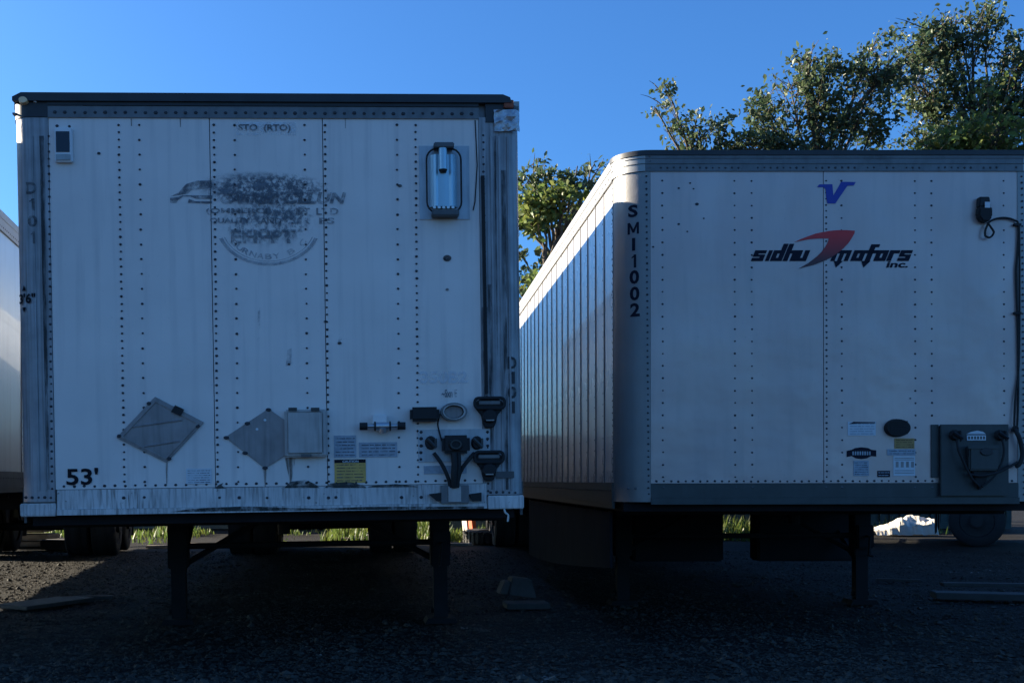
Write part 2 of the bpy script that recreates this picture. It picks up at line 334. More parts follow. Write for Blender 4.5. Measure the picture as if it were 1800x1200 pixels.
# ------------------------------------------------------------------ trailers
class Trailer:
    """front-left-bottom corner of the box is the origin; x across the nose, y back along the box, z up"""
    def __init__(s, name, label, loc, rz, ry, W, H, L, cw, cr, group, rx=0.0):
        s.root = thing(name, label, 'trailer', loc, (rx, ry, rz), group); s.rx = rx
        s.W, s.H, s.L, s.cw, s.cr = W, H, L, cw, cr
        s.mw = Matrix.Translation(loc) @ s.root.rotation_euler.to_matrix().to_4x4(); s.inv = s.mw.inverted()
    def uv(s, px, py, y=0.0):
        """a spot of the nose wall, measured in the photograph, in the trailer's own x, z"""
        o = s.inv @ Vector((0, 0, CAMH)); q = s.inv @ P(px, py, 10); d = q - o; t = (y - o.y) / d.y; p = o + d * t
        return p.x, p.z
    def rect(s, px0, py0, px1, py1, y=0.0):
        a, b = s.uv((px0 + px1) / 2, py0, y), s.uv((px0 + px1) / 2, py1, y); l, r = s.uv(px0, (py0 + py1) / 2, y), s.uv(px1, (py0 + py1) / 2, y)
        return l[0], r[0], b[1], a[1]
    def pts(s, L, y=0.0): return [s.uv(a, b, y) for a, b in L]
    def part(s, mb, name, m, parent=None, **k): return mb.build(name, M[m] if isinstance(m, str) else m, parent or s.root, **k)
    def pbox(s, name, m, px0, py0, px1, py1, y0, y1, parent=None, bevel=.0, **k):
        x0, x1, z0, z1 = s.rect(px0, py0, px1, py1); mb = MB(); mb.box(x0, x1, y0, y1, z0, z1); return s.part(mb, name, m, parent, bevel=bevel, **k)
    def text(s, name, m, txt, px0, py0, px1, py1, y=-.0065, parent=None, **k):
        x0, x1, z0, z1 = s.rect(px0, py0, px1, py1, 0); mb = MB(); mb.add(*(glyph if txt in ('M', 'I', '1') else text_geo)(txt, x0, x1, z0, z1, y, **k)); return s.part(mb, name, m, parent)
    def outline(s, off=0.0, side='both', ext=0.0, y_end=None):
        """plan outline of the nose: left side, rounded corner, front, corner, right side"""
        r, W = s.cr, s.W; ye = y_end if y_end is not None else r + ext; pts = []
        pts.append((-off, ye))
        for k in range(11):
            a = math.pi / 2 * k / 10; pts.append((r - (r + off) * math.cos(a), r - (r + off) * math.sin(a)))
        rt = [(W - x, y) for x, y in reversed(pts)]
        return pts + rt
    def strip(s, mb, outer, thick, z0, z1):
        """band of given thickness standing on an open plan polyline"""
        n = len(outer); inner = []
        for i, p in enumerate(outer):
            a = Vector(outer[max(i - 1, 0)]); b = Vector(outer[min(i + 1, n - 1)]); t = (b - a).normalized(); nn = Vector((-t.y, t.x))
            inner.append((p[0] + nn.x * thick, p[1] + nn.y * thick))
        o = [(x, y, z0) for x, y in outer] + [(x, y, z1) for x, y in outer] + [(x, y, z0) for x, y in inner] + [(x, y, z1) for x, y in inner]
        fs = []
        for i in range(n - 1):
            fs += [(i, i + 1, n + i + 1, n + i), (2 * n + i + 1, 2 * n + i, 3 * n + i, 3 * n + i + 1), (n + i, n + i + 1, 3 * n + i + 1, 3 * n + i), (i + 1, i, 2 * n + i, 2 * n + i + 1)]
        fs += [(0, n, 3 * n, 2 * n), (n - 1, 2 * n + n - 1, 4 * n - 1, 2 * n - 1)]
        mb.add(o, fs)

def make_tyre_pair(T, x0, x1, yc, ground_z, n=2, r=.52):
    """dual wheels on one hub: tyre > rim"""
    w = (x1 - x0) / n
    for i in range(n):
        a, b = x0 + i * w + .02, x0 + (i + 1) * w - .02; mb = MB(); seg = 40; prof = [(0, .62), (.0, .93), (.06, .99), (.18, 1), (.30, .985), (.34, 1), (.5, 1), (.66, 1), (.70, .985), (.82, 1), (.94, .99), (1, .93), (1, .62)]
        vs = []; 
        for k in range(seg):
            t = 2 * math.pi * k / seg
            for u, q in prof: vs.append((a + (b - a) * u, yc + math.sin(t) * r * q, ground_z + r + math.cos(t) * r * q))
        m_ = len(prof); fs = []
        for k in range(seg):
            k2 = (k + 1) % seg
            for j in range(m_ - 1): fs.append((k * m_ + j, k * m_ + j + 1, k2 * m_ + j + 1, k2 * m_ + j))
            fs.append((k * m_ + m_ - 1, k * m_, k2 * m_, k2 * m_ + m_ - 1))
        mb.add(vs, fs); ty = T.part(mb, 'tyre', 'black', smooth=True)
        mb = MB(); 
        mb.tube([(a + .03, yc, ground_z + r), (b - .03, yc, ground_z + r)], r * .61, 24); mb.tube([(a - .03, yc, ground_z + r), (b + .03, yc, ground_z + r)], r * .22, 14)
        T.part(mb, 'rim', 'rim', ty, smooth=True)

def make_leg(T, x, y, zb, z_top=0.0, w=.18):
    mb = MB(); mb.box(x - w / 2, x + w / 2, y - .08, y + .08, (z_top + zb) * .55, z_top - .01); leg = T.part(mb, 'landing_leg', 'soot', bevel=.01)
    mb = MB(); mb.box(x - w * .36, x + w * .36, y - .055, y + .055, zb + .05, (z_top + zb) * .55 + .02)
    mb.tube([(x - w * .5, y, zb + .11), (x + w * .5, y, zb + .11)], .025, 8); T.part(mb, 'inner_leg', 'soot', leg)
    mb = MB(); mb.prism([(x - w * .85, zb), (x + w * .85, zb), (x + w * .7, zb + .05), (x - w * .7, zb + .05)], y - .13, y + .13); T.part(mb, 'foot_pad', 'soot', leg)

def rivet_line(mb, T, x, z0, z1, step, r=.0085, y=-.004):
    n = max(1, int(round((z1 - z0) / step)))
    for k in range(n + 1): mb.dome((x[0] + (x[1] - x[0]) * k / n, y, z0 + (z1 - z0) * k / n), r, '-y')

def trailer_body(T, sheets, msheet, mpost, bottom, top, mbottom, side_m='side_sheet', pitch=.42, roof_m='rail_dark', zb=-1.1, axles=(12.6, 13.9), legy=2.4, legx=(.5, .5), side_rails=True, z_side_bottom=.0):
    W, H, L = T.W, T.H, T.L
    zt = H - top
    # inner box behind the skins, floor and roof
    mb = MB(); mb.box(.03, W - .03, T.cr, L, .02, H - .03); mb.box(T.cr, W - T.cr, .03, T.cr - .002, .02, H - .03); stuff(T.part(mb, 'cargo_box', 'side_groove'))
    mb = MB(); mb.box(-.005, W + .005, T.cr, L + .005, H - .028, H + .004); T.part(mb, 'roof_sheet', 'side_rail')
    # nose sheets, each its own panel, joints open
    for (a, b) in sheets:
        mb = MB(); mb.box(a + .003, b - .003, 0.0, .01, bottom + .002, zt + .01); T.part(mb, 'front_sheet', msheet)
    # side skins: repeated sheet shared mesh
    n = int((L - T.cr - .1) / pitch)
    for sx in (0, 1):
        mb = MB(); x0, x1 = (0.0, .012) if sx == 0 else (W - .012, W)
        mb.box(x0, x1, 0, pitch - .028, .0, zt - bottom - .02)
        first = None
        for k in range(n):
            if first is None: o = first = T.part(mb, 'side_sheet', side_m)
            else:
                o = first.copy(); col.objects.link(o)
            o.location = (0, T.cr + .02 + k * pitch, bottom + .01)
        rb = MB(); gr = MB()
        for k in range(n + 1):
            y = T.cr + .02 + k * pitch - .014
            xa = (-.007, .002) if sx == 0 else (W - .002, W + .007)
            gr.box(min(xa), max(xa), y - .007, y + .007, bottom + .01, zt - .01)
            for q in range(int((zt - bottom - .2) / .10) + 1):
                if y > 9: break
                rb.dome(((-.008 if sx == 0 else W + .008), y + .03, bottom + .1 + q * .10), .008, '-x' if sx == 0 else '+x')
        stuff(T.part(gr, 'seam_strips', 'side_groove'))
        stuff(T.part(rb, 'side_rivets', 'rivet_pale'))
        mb = MB(); x0, x1 = (-.018, .01) if sx == 0 else (W - .01, W + .018)
        mb.box(x0, x1, T.cr + .001, L, zt - .005, H - .02); mb.box(x0 - .006, x1 + .006, T.cr + .001, L, H - .06, H + .012)
        T.part(mb, 'side_top_rail', 'side_rail')
        mb = MB(); mb.box(x0, x1, T.cr + .001, L, -.02, bottom + .008); mb.box(x0 + .005, x1 - .005, T.cr + .001, L, -.06, -.021); T.part(mb, 'side_bottom_rail', mbottom)
        rb = MB()
        for k in range(int((min(L, 11) - T.cr) / .07)):
            xx = -.019 if sx == 0 else W + .019
            rb.dome((xx, T.cr + .05 + k * .07, zt + .035), .009, '-x' if sx == 0 else '+x'); rb.dome((xx, T.cr + .05 + k * .105, bottom - .06), .009, '-x' if sx == 0 else '+x')
        stuff(T.part(rb, 'rail_rivets', 'rivet'))
    # rear frame and doors
    mb = MB(); mb.box(.0, W, L, L + .06, -.02, H); T.part(mb, 'rear_frame', mpost)
    for a, b in ((.1, W / 2 - .01), (W / 2 + .01, W - .1)):
        mb = MB(); mb.box(a, b, L + .061, L + .09, .08, H - .12); T.part(mb, 'rear_door', msheet)
    # underframe
    mb = MB(); mb.box(.05, W - .05, .1, L, -.08, .01); T.part(mb, 'floor_frame', 'soot')
    for k in range(14):
        mb = MB(); mb.box(.08, W - .08, .5 + k * (L - 1) / 14, .56 + k * (L - 1) / 14, -.12, -.08); T.part(mb, 'crossmember', 'soot')
    mb = MB(); mb.disc(W / 2, 0, .01, .01, 0, 0, 3) if False else mb.tube([(W / 2, .9, -.09), (W / 2, .9, -.22)], .05, 10); T.part(mb, 'kingpin', 'soot')
    # landing gear
    gz = zb
    xl, xr = legx[0], W - legx[1]
    make_leg(T, xl, legy, gz[0] if isinstance(gz, tuple) else gz); make_leg(T, xr, legy, gz[1] if isinstance(gz, tuple) else gz)
    mb = MB(); mb.box(xr - .09, xr + .09, legy - .16, legy - .09, -.55, -.30); gb = T.part(mb, 'gearbox', 'soot', bevel=.015)
    mb = MB(); mb.tube([(xr, legy - .17, -.42), (xr, legy - .26, -.42), (xr - .02, legy - .27, -.62), (xr - .02, legy - .36, -.62)], .013, 6); T.part(mb, 'crank_handle', 'soot', gb)
    mb = MB(); mb.tube([(xl + .07, legy, -.42), (xr - .07, legy, -.42)], .028, 8); T.part(mb, 'cross_shaft', 'soot')
    for (a, b) in ((xl, xl + .95), (xr, xr - .95)):
        mb = MB(); mb.tube([(a, legy + .09, -.62), (b, legy + .1, -.08)], .03, 6); T.part(mb, 'leg_brace', 'soot')
        mb = MB(); mb.tube([(a, legy + .08, -.70), (a, legy + 1.1, -.08)], .03, 6); T.part(mb, 'leg_brace', 'soot')
    # axles and wheels
    gzz = (gz[0] if isinstance(gz, tuple) else gz) - math.tan(T.rx) * (axles[0] if axles else 0)
    for ya in axles:
        if ya + .6 > L + .5: continue
        mb = MB(); mb.tube([(.3, ya, gzz + .52), (W - .3, ya, gzz + .52)], .07, 10); T.part(mb, 'axle', 'soot')
        make_tyre_pair(T, .02, .92, ya, gzz); make_tyre_pair(T, W - .92, W - .02, ya, gzz)
    if axles:
        mb = MB(); mb.box(.9, W - .9, axles[0] - .9, axles[-1] + .9, -.42, -.16)
        T.part(mb, 'slider_box', 'soot')
        for a in (.04, W - .9):
            mb = MB(); mb.box(a, a + .86, axles[-1] + .75, axles[-1] + .77, gzz + .25, -.1); T.part(mb, 'mud_flap', 'black')
        mb = MB(); mb.box(.2, W - .2, L - .05, L + .02, gzz + .55, gzz + .65)
        for a in (.9, W - 1): mb.box(a, a + .1, L - .04, L, gzz + .65, -.08)
        T.part(mb, 'rear_bumper', 'soot')

GRP = 'box trailers parked side by side in the yard'
# ---- trailer one: the worn one on the left
T1 = Trailer('box_trailer', "worn white 53' box trailer with ghosted truck logo and diamond placards on its nose", (-2.688, 7.4, 1.094), R(3.1), R(-.85), 3.50, 2.882, 16.15, .26, .11, GRP, rx=R(1.0))
T = T1
seam1 = [T.uv(90, 500)[0], T.uv(373, 500)[0], T.uv(571, 500)[0], T.uv(845, 500)[0]]
zpt = T.uv(500, 209)[1]; zpb = T.uv(500, 854.5)[1]
T.cw = seam1[0]
trailer_body(T, list(zip(seam1[:-1], seam1[1:])), 'sheet_blue', 'post_worn', zpb, T.H - zpt, 'rail_mid', legy=2.45,
             legx=(.68, .40), zb=(-1.13, -1.17), axles=(12.4, 13.7))
W, H = T.W, T.H
# corner posts (profile in plan: rounded outside edge, flat face)
def corner_post(T, right, m, z0, z1, cw, proud=.006):
    r = T.cr; pts = [(-proud, r + .02)]
    for k in range(9):
        a = math.pi / 2 * k / 8; pts.append((r - (r + proud) * math.cos(a), r - (r + proud) * math.sin(a)))
    pts += [(cw, -proud), (cw, .028)] + [(r - (r - .028) * math.cos(math.pi / 2 * k / 8), r - (r - .028) * math.sin(math.pi / 2 * k / 8)) for k in range(8, -1, -1)] + [(.028, r + .02)]
    if right: pts = [(T.W - x, y) for x, y in reversed(pts)]
    mb = MB(); mb.plan(pts, z0, z1); return T.part(mb, 'corner_post', m, smooth=True)
corner_post(T, False, 'post_worn', T.uv(60, 882)[1], T.uv(60, 207)[1], seam1[0])
corner_post(T, True, 'post_worn', T.uv(880, 869)[1], T.uv(880, 207)[1], W - seam1[3])
# raised ribs pressed in the posts
for px in (62, 74, 866, 880, 895):
    mb = MB(); a = T.uv(px, 500)[0]
    mb.box(a - .006, a + .006, -.013, -.0062, T.uv(px, 862)[1], T.uv(px, 240)[1]); T.part(mb, 'post_rib', 'post_worn')
# corner feet blocks
for (px0, px1, r_) in ((38, 99, 0), (857, 914, 1)):
    z1 = T.uv(px0, 884 if not r_ else 870)[1]
    mb = MB(); x0 = 0 if not r_ else T.uv(857, 880)[0]; x1 = T.uv(99, 890)[0] if not r_ else W
    mb.box(x0 - (.004 if not r_ else 0), x1 + (.004 if r_ else 0), -.012, .1, -.01, z1 - .003); T.part(mb, 'corner_casting', 'bottom_pale', bevel=.006)
# bottom rail with a lip
mb = MB(); x0, x1 = T.uv(101, 880)[0], T.uv(855, 880)[0]
mb.box(x0, x1, -.008, .04, .035, zpb - .002); mb.box(x0, x1, -.022, .04, -.005, .034); T.part(mb, 'bottom_rail', 'bottom_pale')
# top rail: roof lip, smooth band, riveted band
for nm, m, ya, yb, z0, z1 in (('roof_lip', 'rail_dark', -.035, .12, H - .045, H + .012), ('top_rail', 'rail_dark', -.018, .06, zpt + .083, H - .046), ('top_flange', 'rail_grey', -.010, .06, zpt + .001, zpt + .081)):
    mb = MB()
    a, b = (seam1[0] - .17, seam1[3] + .17) if nm == 'roof_lip' else (seam1[0] + .001, seam1[3] - .001)
    if nm == 'roof_lip': mb.prism([(a - .06, z0), (b + .06, z0), (b + .05, z1 - .02), (b, z1), (a, z1), (a - .06, z1 - .03)], ya, yb)
    else: mb.box(a, b, ya, yb, z0, z1)
    T.part(mb, nm, m)
# dark corner caps
for right in (0, 1):
    c = T.cr; z0, z1 = T.uv(60, 207 if not right else 214)[1] + .002, H - .046
    for nm, m, lo, hi, pr in (('corner_cap', 'rail_dark', z0, z1, .012),):
        pts = [(-pr, c + .12)]
        for k in range(9):
            a = math.pi / 2 * k / 8; pts.append((c - (c + pr) * math.cos(a), c - (c + pr) * math.sin(a)))
        pts += [(seam1[0], -pr), (seam1[0], .04), (.03, .04), (.03, c + .12)]
        if right: pts = [(W - x, y) for x, y in reversed(pts)]
        mb = MB(); mb.plan(pts, lo, hi); cap = T.part(mb, nm, m, smooth=True)
    if not right:
        mb = MB(); mb.box(-.013, .035, .03, .20, z0 + .03, z1 - .06); T.part(mb, 'cap_plate', 'rail_grey', cap)
x, z = T.uv(38, 179); mb = MB(); mb.disc(x + .02, z, .040, .030, -.045, .02, 16, .7); T.part(mb, 'marker_light', 'amber', smooth=True)
x, z = T.uv(63, 180); mb = MB(); mb.disc(x, z, .012, .010, -.026, -.012, 10, .7); T.part(mb, 'marker_light', 'white_plastic')
x0, x1, z0, z1 = T.rect(885, 178, 902, 192); mb = MB(); mb.box(x0, x1, -.03, .0, z0, z1); T.part(mb, 'marker_light', 'rust', bevel=.004)
# crumpled silver patch on the right cap
mb = MB(); x0, x1, z0, z1 = T.rect(868, 195, 908, 232); rp = random.Random(3); nx, nz = 7, 7; vs = []
for j in range(nz):
    for i in range(nx):
        xx = x0 + (x1 - x0 + .02) * i / (nx - 1); yy = -.018 - rp.uniform(0, .014)
        if xx > W - .02: yy += .03
        vs.append((xx + rp.uniform(-.004, .004), yy, z0 + (z1 - z0) * j / (nz - 1) + rp.uniform(-.006, .006)))
mb.add(vs, [(j * nx + i, j * nx + i + 1, (j + 1) * nx + i + 1, (j + 1) * nx + i) for j in range(nz - 1) for i in range(nx - 1)])
mb.box(x0 + .004, x1, -.016, -.005, z0 + .004, z1 - .004); T.part(mb, 'silver_patch', 'tape')
# rivets
mb = MB()
for px, step in ((210, 13), (246, 26), (377, 13), (413, 26), (536, 26), (572, 13), (698, 26), (731, 13)):
    dx = 9 if px < 300 else (6 if px < 600 else 4)
    a, b = T.uv(px - dx * .15, 220), T.uv(px + dx * 1.0, 846)
    rivet_line(mb, T, (b[0], a[0]), b[1], a[1], step / 254)
a, b = T.uv(91, 240), T.uv(97, 858); rivet_line(mb, T, (b[0] - .02, a[0] - .02), b[1], a[1], 13 / 254, y=-.006)
a, b = T.uv(849, 238), T.uv(858, 862); rivet_line(mb, T, (b[0], a[0]), b[1], a[1], 13 / 254, y=-.006)
stuff(T.part(mb, 'rivets', 'rivet'))
mb = MB()
for k in range(43):
    x = seam1[0] + .05 + (seam1[3] - seam1[0] - .1) * k / 42; mb.dome((x, -.010, zpt + .036), .012, '-y')
for k in range(42):
    x = seam1[0] + .06 + (seam1[3] - seam1[0] - .12) * k / 41; mb.dome((x, -.001, zpb + .022), .010, '-y')
for px in (218, 254, 386, 421, 470, 543, 577, 590, 706, 740): x, z = T.uv(px, 874); mb.dome((x, -.008, z), .011, '-y')
for k in range(5):
    x, z = T.uv(46 + k * 11, 874); mb.dome((x, -.006, z), .010, '-y'); x, z = T.uv(862 + k * 11, 865); mb.dome((x, -.006, z), .010, '-y')
for (px, py) in ((100, 222), (122, 222)): x, z = T.uv(px, py); mb.dome((x, 0, z), .010, '-y')
stuff(T.part(mb, 'rail_rivets', 'rivet'))
# solar tracker
t = T.pbox('solar_tracker', 'white_plastic', 98, 227, 129, 287, -.035, 0, bevel=.006)
T.pbox('solar_cell', 'navy', 101, 234, 124.5, 270, -.039, -.0352, t)
x0, x1, z0, z1 = T.rect(101, 274, 126, 284); mb = MB(); mb.box(x0, x1, -.042, -.0352, z0, z1); bb = T.part(mb, 'mount_bar', 'steel', t)
# spray text at the top
T.text('lettering', 'ghost_post', 'STO  (RTO)', 419, 219, 511, 234, offset=.03)
x0, x1, z0, z1 = T.rect(415, 215, 520, 238); mb = MB(); mb.flat([(x0, z0), (x1, z0), (x1, z1), (x0, z1)], -.003); T.part(mb, 'faded_patch', worn_print('pale_patch', (.72, .75, .78), .5, 12, .1))
# ghost of the removed logo
mb = MB()
def gp(L, y=-.0045): mb.flat([T.uv(a, b) for a, b in reversed(L)], y)
gp([(299, 346), (314, 339), (327, 324), (345, 318), (373, 317), (373, 331), (338, 334), (330, 341), (316, 343)])
gp([(299, 357), (299, 348), (314, 346), (322, 343.5), (373, 343.5), (373, 350), (346, 350), (334, 345.5), (322, 346), (313, 352), (310, 357)])
gp([(330, 357), (332, 350), (345, 354), (373, 354), (373, 358)])
g1 = stuff(T.part(mb, 'faded_logo', 'ghost'))
def rim_of(cx, cy, rx, ry): x, z = T.uv(cx, cy); return (x, z, rx / 254, ry / 254)
for (cx, cy, rx, ry, mm) in ((470, 334, 125, 34, ('ghost_mess', (.13, .145, .17), .50, 24, .05, (1.2, 1, 1.3))), (440, 330, 100, 32, ('ghost_mess_broad', (.17, .19, .22), .52, 8, .08, (1.0, 1, 2.2))), (470, 392, 92, 46, ('ghost_mess_low', (.17, .19, .22), .53, 18, .07, (1.3, 1, 1))), (500, 375, 60, 26, ('ghost_mess_dot', (.14, .16, .18), .55, 30, .05, (1, 1, 1)))):
    mb = MB(); gp([(cx - rx, cy + ry), (cx - rx, cy - ry), (cx + rx, cy - ry), (cx + rx, cy + ry)][::1], -.0040 - .00025 * ('ghost_mess', 'ghost_mess_broad', 'ghost_mess_low', 'ghost_mess_dot').index(mm[0]))
    T.part(mb, 'faded_logo', worn_print(*mm, rim=rim_of(cx, cy, rx, ry)))
T.text('faded_lettering', 'ghost', 'CLLUN', 497, 338, 603, 359, shear=.3, offset=.05)
T.text('faded_lettering', 'ghost', 'CARRIER', 385, 340, 492, 359, shear=.3, offset=.05)
for w_, a, b in (('(OMMERCI', 362, 470), ('NT', 520, 545), ('LTD', 556, 595)): T.text('faded_lettering', 'ghost', w_, a, 366, b, 378, offset=.03)
for w_, a, b in (('QUALITY', 369, 440), ('AND', 457, 495), ('SER', 512, 545), ('ES', 561, 588)): T.text('faded_lettering', 'ghost', w_, a, 383, b, 394, offset=.03)
T.text('faded_lettering', worn_print('ghost_big', (.14, .16, .18), .5, 9, .10), 'EHPPT', 406, 404, 520, 428, offset=.03)
# arc below the logo and its curved lettering
for (ra, rb, m) in ((1.0, .93, 'ghost_faint'), (.90, .885, 'ghost_faint')):
    mb = MB(); c = (472, 395); A = [R(200 + 140 * k / 24) for k in range(25)]
    o = [(c[0] + 92 * ra * math.cos(t), c[1] - 72 * ra * math.sin(t)) for t in A]; i_ = [(c[0] + 92 * rb * math.cos(t), c[1] - 72 * rb * math.sin(t)) for t in A]
    for k in range(24): mb.flat(T.pts([o[k], o[k + 1], i_[k + 1], i_[k]]), -.0042)
    T.part(mb, 'faded_arc', m)
mb = MB(); word = 'BURNABY B C'
for k, ch in enumerate(word):
    if ch == ' ': continue
    t = R(216 + 108 * k / (len(word) - 1)); cx, cy = 472 + 74 * math.cos(t), 393 - 58 * math.sin(t); x, z = T.uv(cx, cy)
    vs, fs = text_geo(ch, -.024, .024, -.019, .019, 0, offset=.02); rot = t - R(270); cc, ss = math.cos(rot), math.sin(rot)
    mb = MB(); mb.add([(x + vx * cc - vz * ss, -.0042, z + vx * ss + vz * cc) for vx, _, vz in vs], fs)
    T.part(mb, 'faded_lettering', 'ghost_faint')
# stacked letters on both posts, bent round the rounded corners
def on_corner(T, x, pr):
    x = min(x, T.W - x); r = T.cr
    if x >= r: return -pr
    c = max(-1, min(1, (r - x) / (r + pr))); return r - (r + pr) * math.sqrt(1 - c * c)
def wrap_text(T, name, m, ch, px0, py0, px1, py1, off, offset=.03, cuts=6):
    def hit(px, py):
        yy = 0.0
        for _ in range(8): x, z = T.uv(px, py, yy); yy = .5 * yy + .5 * on_corner(T, x, off)
        return T.uv(px, py, yy)
    (x0, za), (x1, zb_) = hit(px0, py1), hit(px1, py0); vs, fs = glyph(ch, x0, x1, za, zb_, 0, offset=offset)
    bm = bmesh.new(); bv = [bm.verts.new(v) for v in vs]
    for f in fs:
        try: bm.faces.new([bv[i] for i in f])
        except ValueError: pass
    for q in range(1, cuts): bmesh.ops.bisect_plane(bm, geom=bm.verts[:] + bm.edges[:] + bm.faces[:], plane_co=(x0 + (x1 - x0) * q / cuts, 0, 0), plane_no=(1, 0, 0))
    for v in bm.verts: v.co.y = on_corner(T, v.co.x, off)
    me = bpy.data.meshes.new(name); bm.to_mesh(me); bm.free(); me.materials.append(M[m] if isinstance(m, str) else m)
    o = bpy.data.objects.new(name, me); col.objects.link(o); o.parent = T.root; return o
M['post_digit'] = worn_print('post_digit', (.012, .012, .016), .34, 14, .1)
M['post_digit_worn'] = worn_print('post_digit_worn', (.035, .035, .04), .46, 14, .14)
for k, ch in enumerate('D101'):
    q = 4 if ch == '1' else 0
    wrap_text(T, 'post_lettering', 'post_digit_worn', ch, 46 + k * 1.5 + q, 320 + k * 29, 64 + k * .5 - q, 341 + k * 29, .0150)
    wrap_text(T, 'post_lettering', 'post_digit', ch, 893 + q * .7, 627 + k * 26, 908 - q * .7, 648 + k * 26, .0150)
wrap_text(T, 'height_mark', 'ink', "3'6\"", 34, 515, 62, 535, .0150, cuts=12)
for ya, yb in ((511, 501), (540, 550)):
    mb = MB(); mb.flat(T.pts([(38, ya), (46, ya), (42, yb)]), -.0142 + .03 * 0); 
    mb.v = [(x, on_corner(T, x, .0150), z) for x, y, z in mb.v]; T.part(mb, 'height_arrow', 'ink')
T.text('length_mark', 'ink', "53'", 117, 822, 173, 852, offset=.022)
T.text('faded_lettering', worn_print('number_ghost', (.66, .70, .75), .5, 8, .2), "350B2", 738, 652, 822, 674, offset=.04)
T.text('small_mark', 'ghost', "~Sxn E", 776, 684, 803, 698, offset=.02)
# marks, dots, scuffs
mb = MB()
for px, py, r in ((786, 454, .030), (786, 509, .012), (174, 270, .012), (572, 565, .012), (703, 327, .014), (508, 640, .01), (597, 603, .014)):
    x, z = T.uv(px, py); mb.disc(x, z, r, r * .75, -.006, 0, 10)
T.part(mb, 'dent_mark', 'ghost_post')
mb = MB(); rp = random.Random(9)
for (px, py, w, h) in ((508, 628, 12, 34), (598, 590, 8, 26), (455, 570, 6, 60)):
    mb = MB(); mb.flat(T.pts([(px - w / 2, py + h / 2), (px + w / 3, py + h / 2 - 6), (px + w / 2.5, py - h / 2), (px - w / 4, py - h / 2 + 5)]), -.0036)
    T.part(mb, 'scuff', 'smear')
# dirt runs and grease along the lower joint
mb = MB()
for (a, b, c, d) in ((376, 848, 398, 858), (500, 843, 562, 857), (570, 846, 645, 857), (645, 850, 735, 856)):
    mb = MB(); mb.flat(T.pts([(a, d), (c, d), (c - 8, (b + d) / 2), ((a + c) / 2 + 6, b), (a + 10, b + 3)]), -.0105)
    T.part(mb, 'grease', 'grease')
mb = MB(); mb.flat(T.pts([(300, 899), (850, 893), (850, 889), (640, 890), (560, 893), (430, 889), (340, 893)]), -.0235); T.part(mb, 'grease', 'grease')
mb = MB()
for (a, b, c, d) in ((463, 822, 469, 856), (291, 813, 295, 850), (501, 804, 520, 850), (230, 209, 232, 222), (316, 209, 318, 224), (606, 209, 608, 226)):
    x0, x1, z0, z1 = T.rect(a, b, c, d); mb = MB(); mb.flat([((x0 + x1) / 2 - .002, z0), ((x0 + x1) / 2 + .003, z0), (x1, z1), (x0, z1)], -.0037)
    T.part(mb, 'dirt_run', 'rust_run')
mb = MB()
for (a, b, c, d) in ((846, 540, 858, 700), (859, 500, 866, 860), (884, 300, 892, 860), (870, 240, 874, 640), (76, 240, 84, 860)):
    x0, x1, z0, z1 = T.rect(a, b, c, d); mb = MB(); mb.flat([(x0 + .006, z0), (x1 - .008, z0), (x1, z1), (x0, z1)], -.0139)
    T.part(mb, 'black_run', 'streak_black')
# black channel down the right post
a, b = T.uv(848, 310), T.uv(855, 692); mb = MB(); mb.prism([(b[0] - .012, b[1]), (b[0] + .010, b[1]), (a[0] + .012, a[1]), (a[0] - .012, a[1])], -.022, -.0065)
T.part(mb, 'cable_channel', 'black')
a, b = T.uv(835, 212), T.uv(834, 370); mb = MB(); mb.tube([(a[0], -.006, a[1]), (a[0] + .01, -.008, (a[1] + b[1]) / 2), (b[0] + .004, -.006, b[1] + .06), (b[0] - .01, -.006, b[1])], .004, 6); T.part(mb, 'thin_wire', 'black')
# hooped tube holder near the top right
root = T.pbox('holder_plate', 'plate_pale', 737, 257, 825, 386, -.006, 0)
pl = []
def rr_path(px0, py0, px1, py1, cut, y):
    x0, x1, z0, z1 = T.rect(px0, py0, px1, py1); r = cut; pts = []
    for (cx, cz, a0) in ((x1 - r, z0 + r, -90), (x1 - r, z1 - r, 0), (x0 + r, z1 - r, 90), (x0 + r, z0 + r, 180)):
        for k in range(6): a = R(a0 + 90 * k / 5); pts.append((cx + r * math.cos(a), y, cz + r * math.sin(a)))
    return pts
mb = MB(); mb.tube(rr_path(749, 266, 809, 378, .075, -.065), .0065, 8, closed=True); T.part(mb, 'hoop', 'black', root, smooth=True)
x0, x1, z0, z1 = T.rect(754, 276, 803, 366); mb = MB(); n = 16; vs = []; cxm = (x0 + x1) / 2; rx = (x1 - x0) / 2
for zz in (z0, z1):
    for k in range(n + 1):
        a = math.pi * k / n; vs.append((cxm - rx * math.cos(a), -.007 - .075 * math.sin(a) * (.75 if 5 < k < 11 else 1), zz))
mb.add(vs, [(k, k + 1, n + 2 + k, n + 1 + k) for k in range(n)] + [tuple(range(n, -1, -1)), tuple(range(n + 1, 2 * n + 2))]); T.part(mb, 'tube_body', 'glass_tube', root, smooth=True)
mb = MB(); x, z = T.uv(777, 288); mb.tube([(x, -.072, z + .085), (x, -.072, z - .06)], [.030, .030], 14); T.part(mb, 'clamp_cylinder', 'glass_tube', root, smooth=True)
mb = MB(); mb.tube([(x, -.072, z - .061), (x, -.072, z - .080)], [.030, .022], 14); T.part(mb, 'clamp_end', 'black', root)
for (a, b, c, d, nm) in ((761, 257, 796, 266, 'top_bracket'), (758, 374, 805, 384, 'base_bracket')):
    x0, x1, z0, z1 = T.rect(a, b, c, d); mb = MB(); mb.box(x0, x1, -.10, -.0065, z0, z1); T.part(mb, nm, 'rail_mid', root, bevel=.006)
mb = MB()
for k in range(5):
    x, z = T.uv(762 + k * 8, 370); mb.disc(x, z, .014, .011, -.095, -.08, 10, .8)
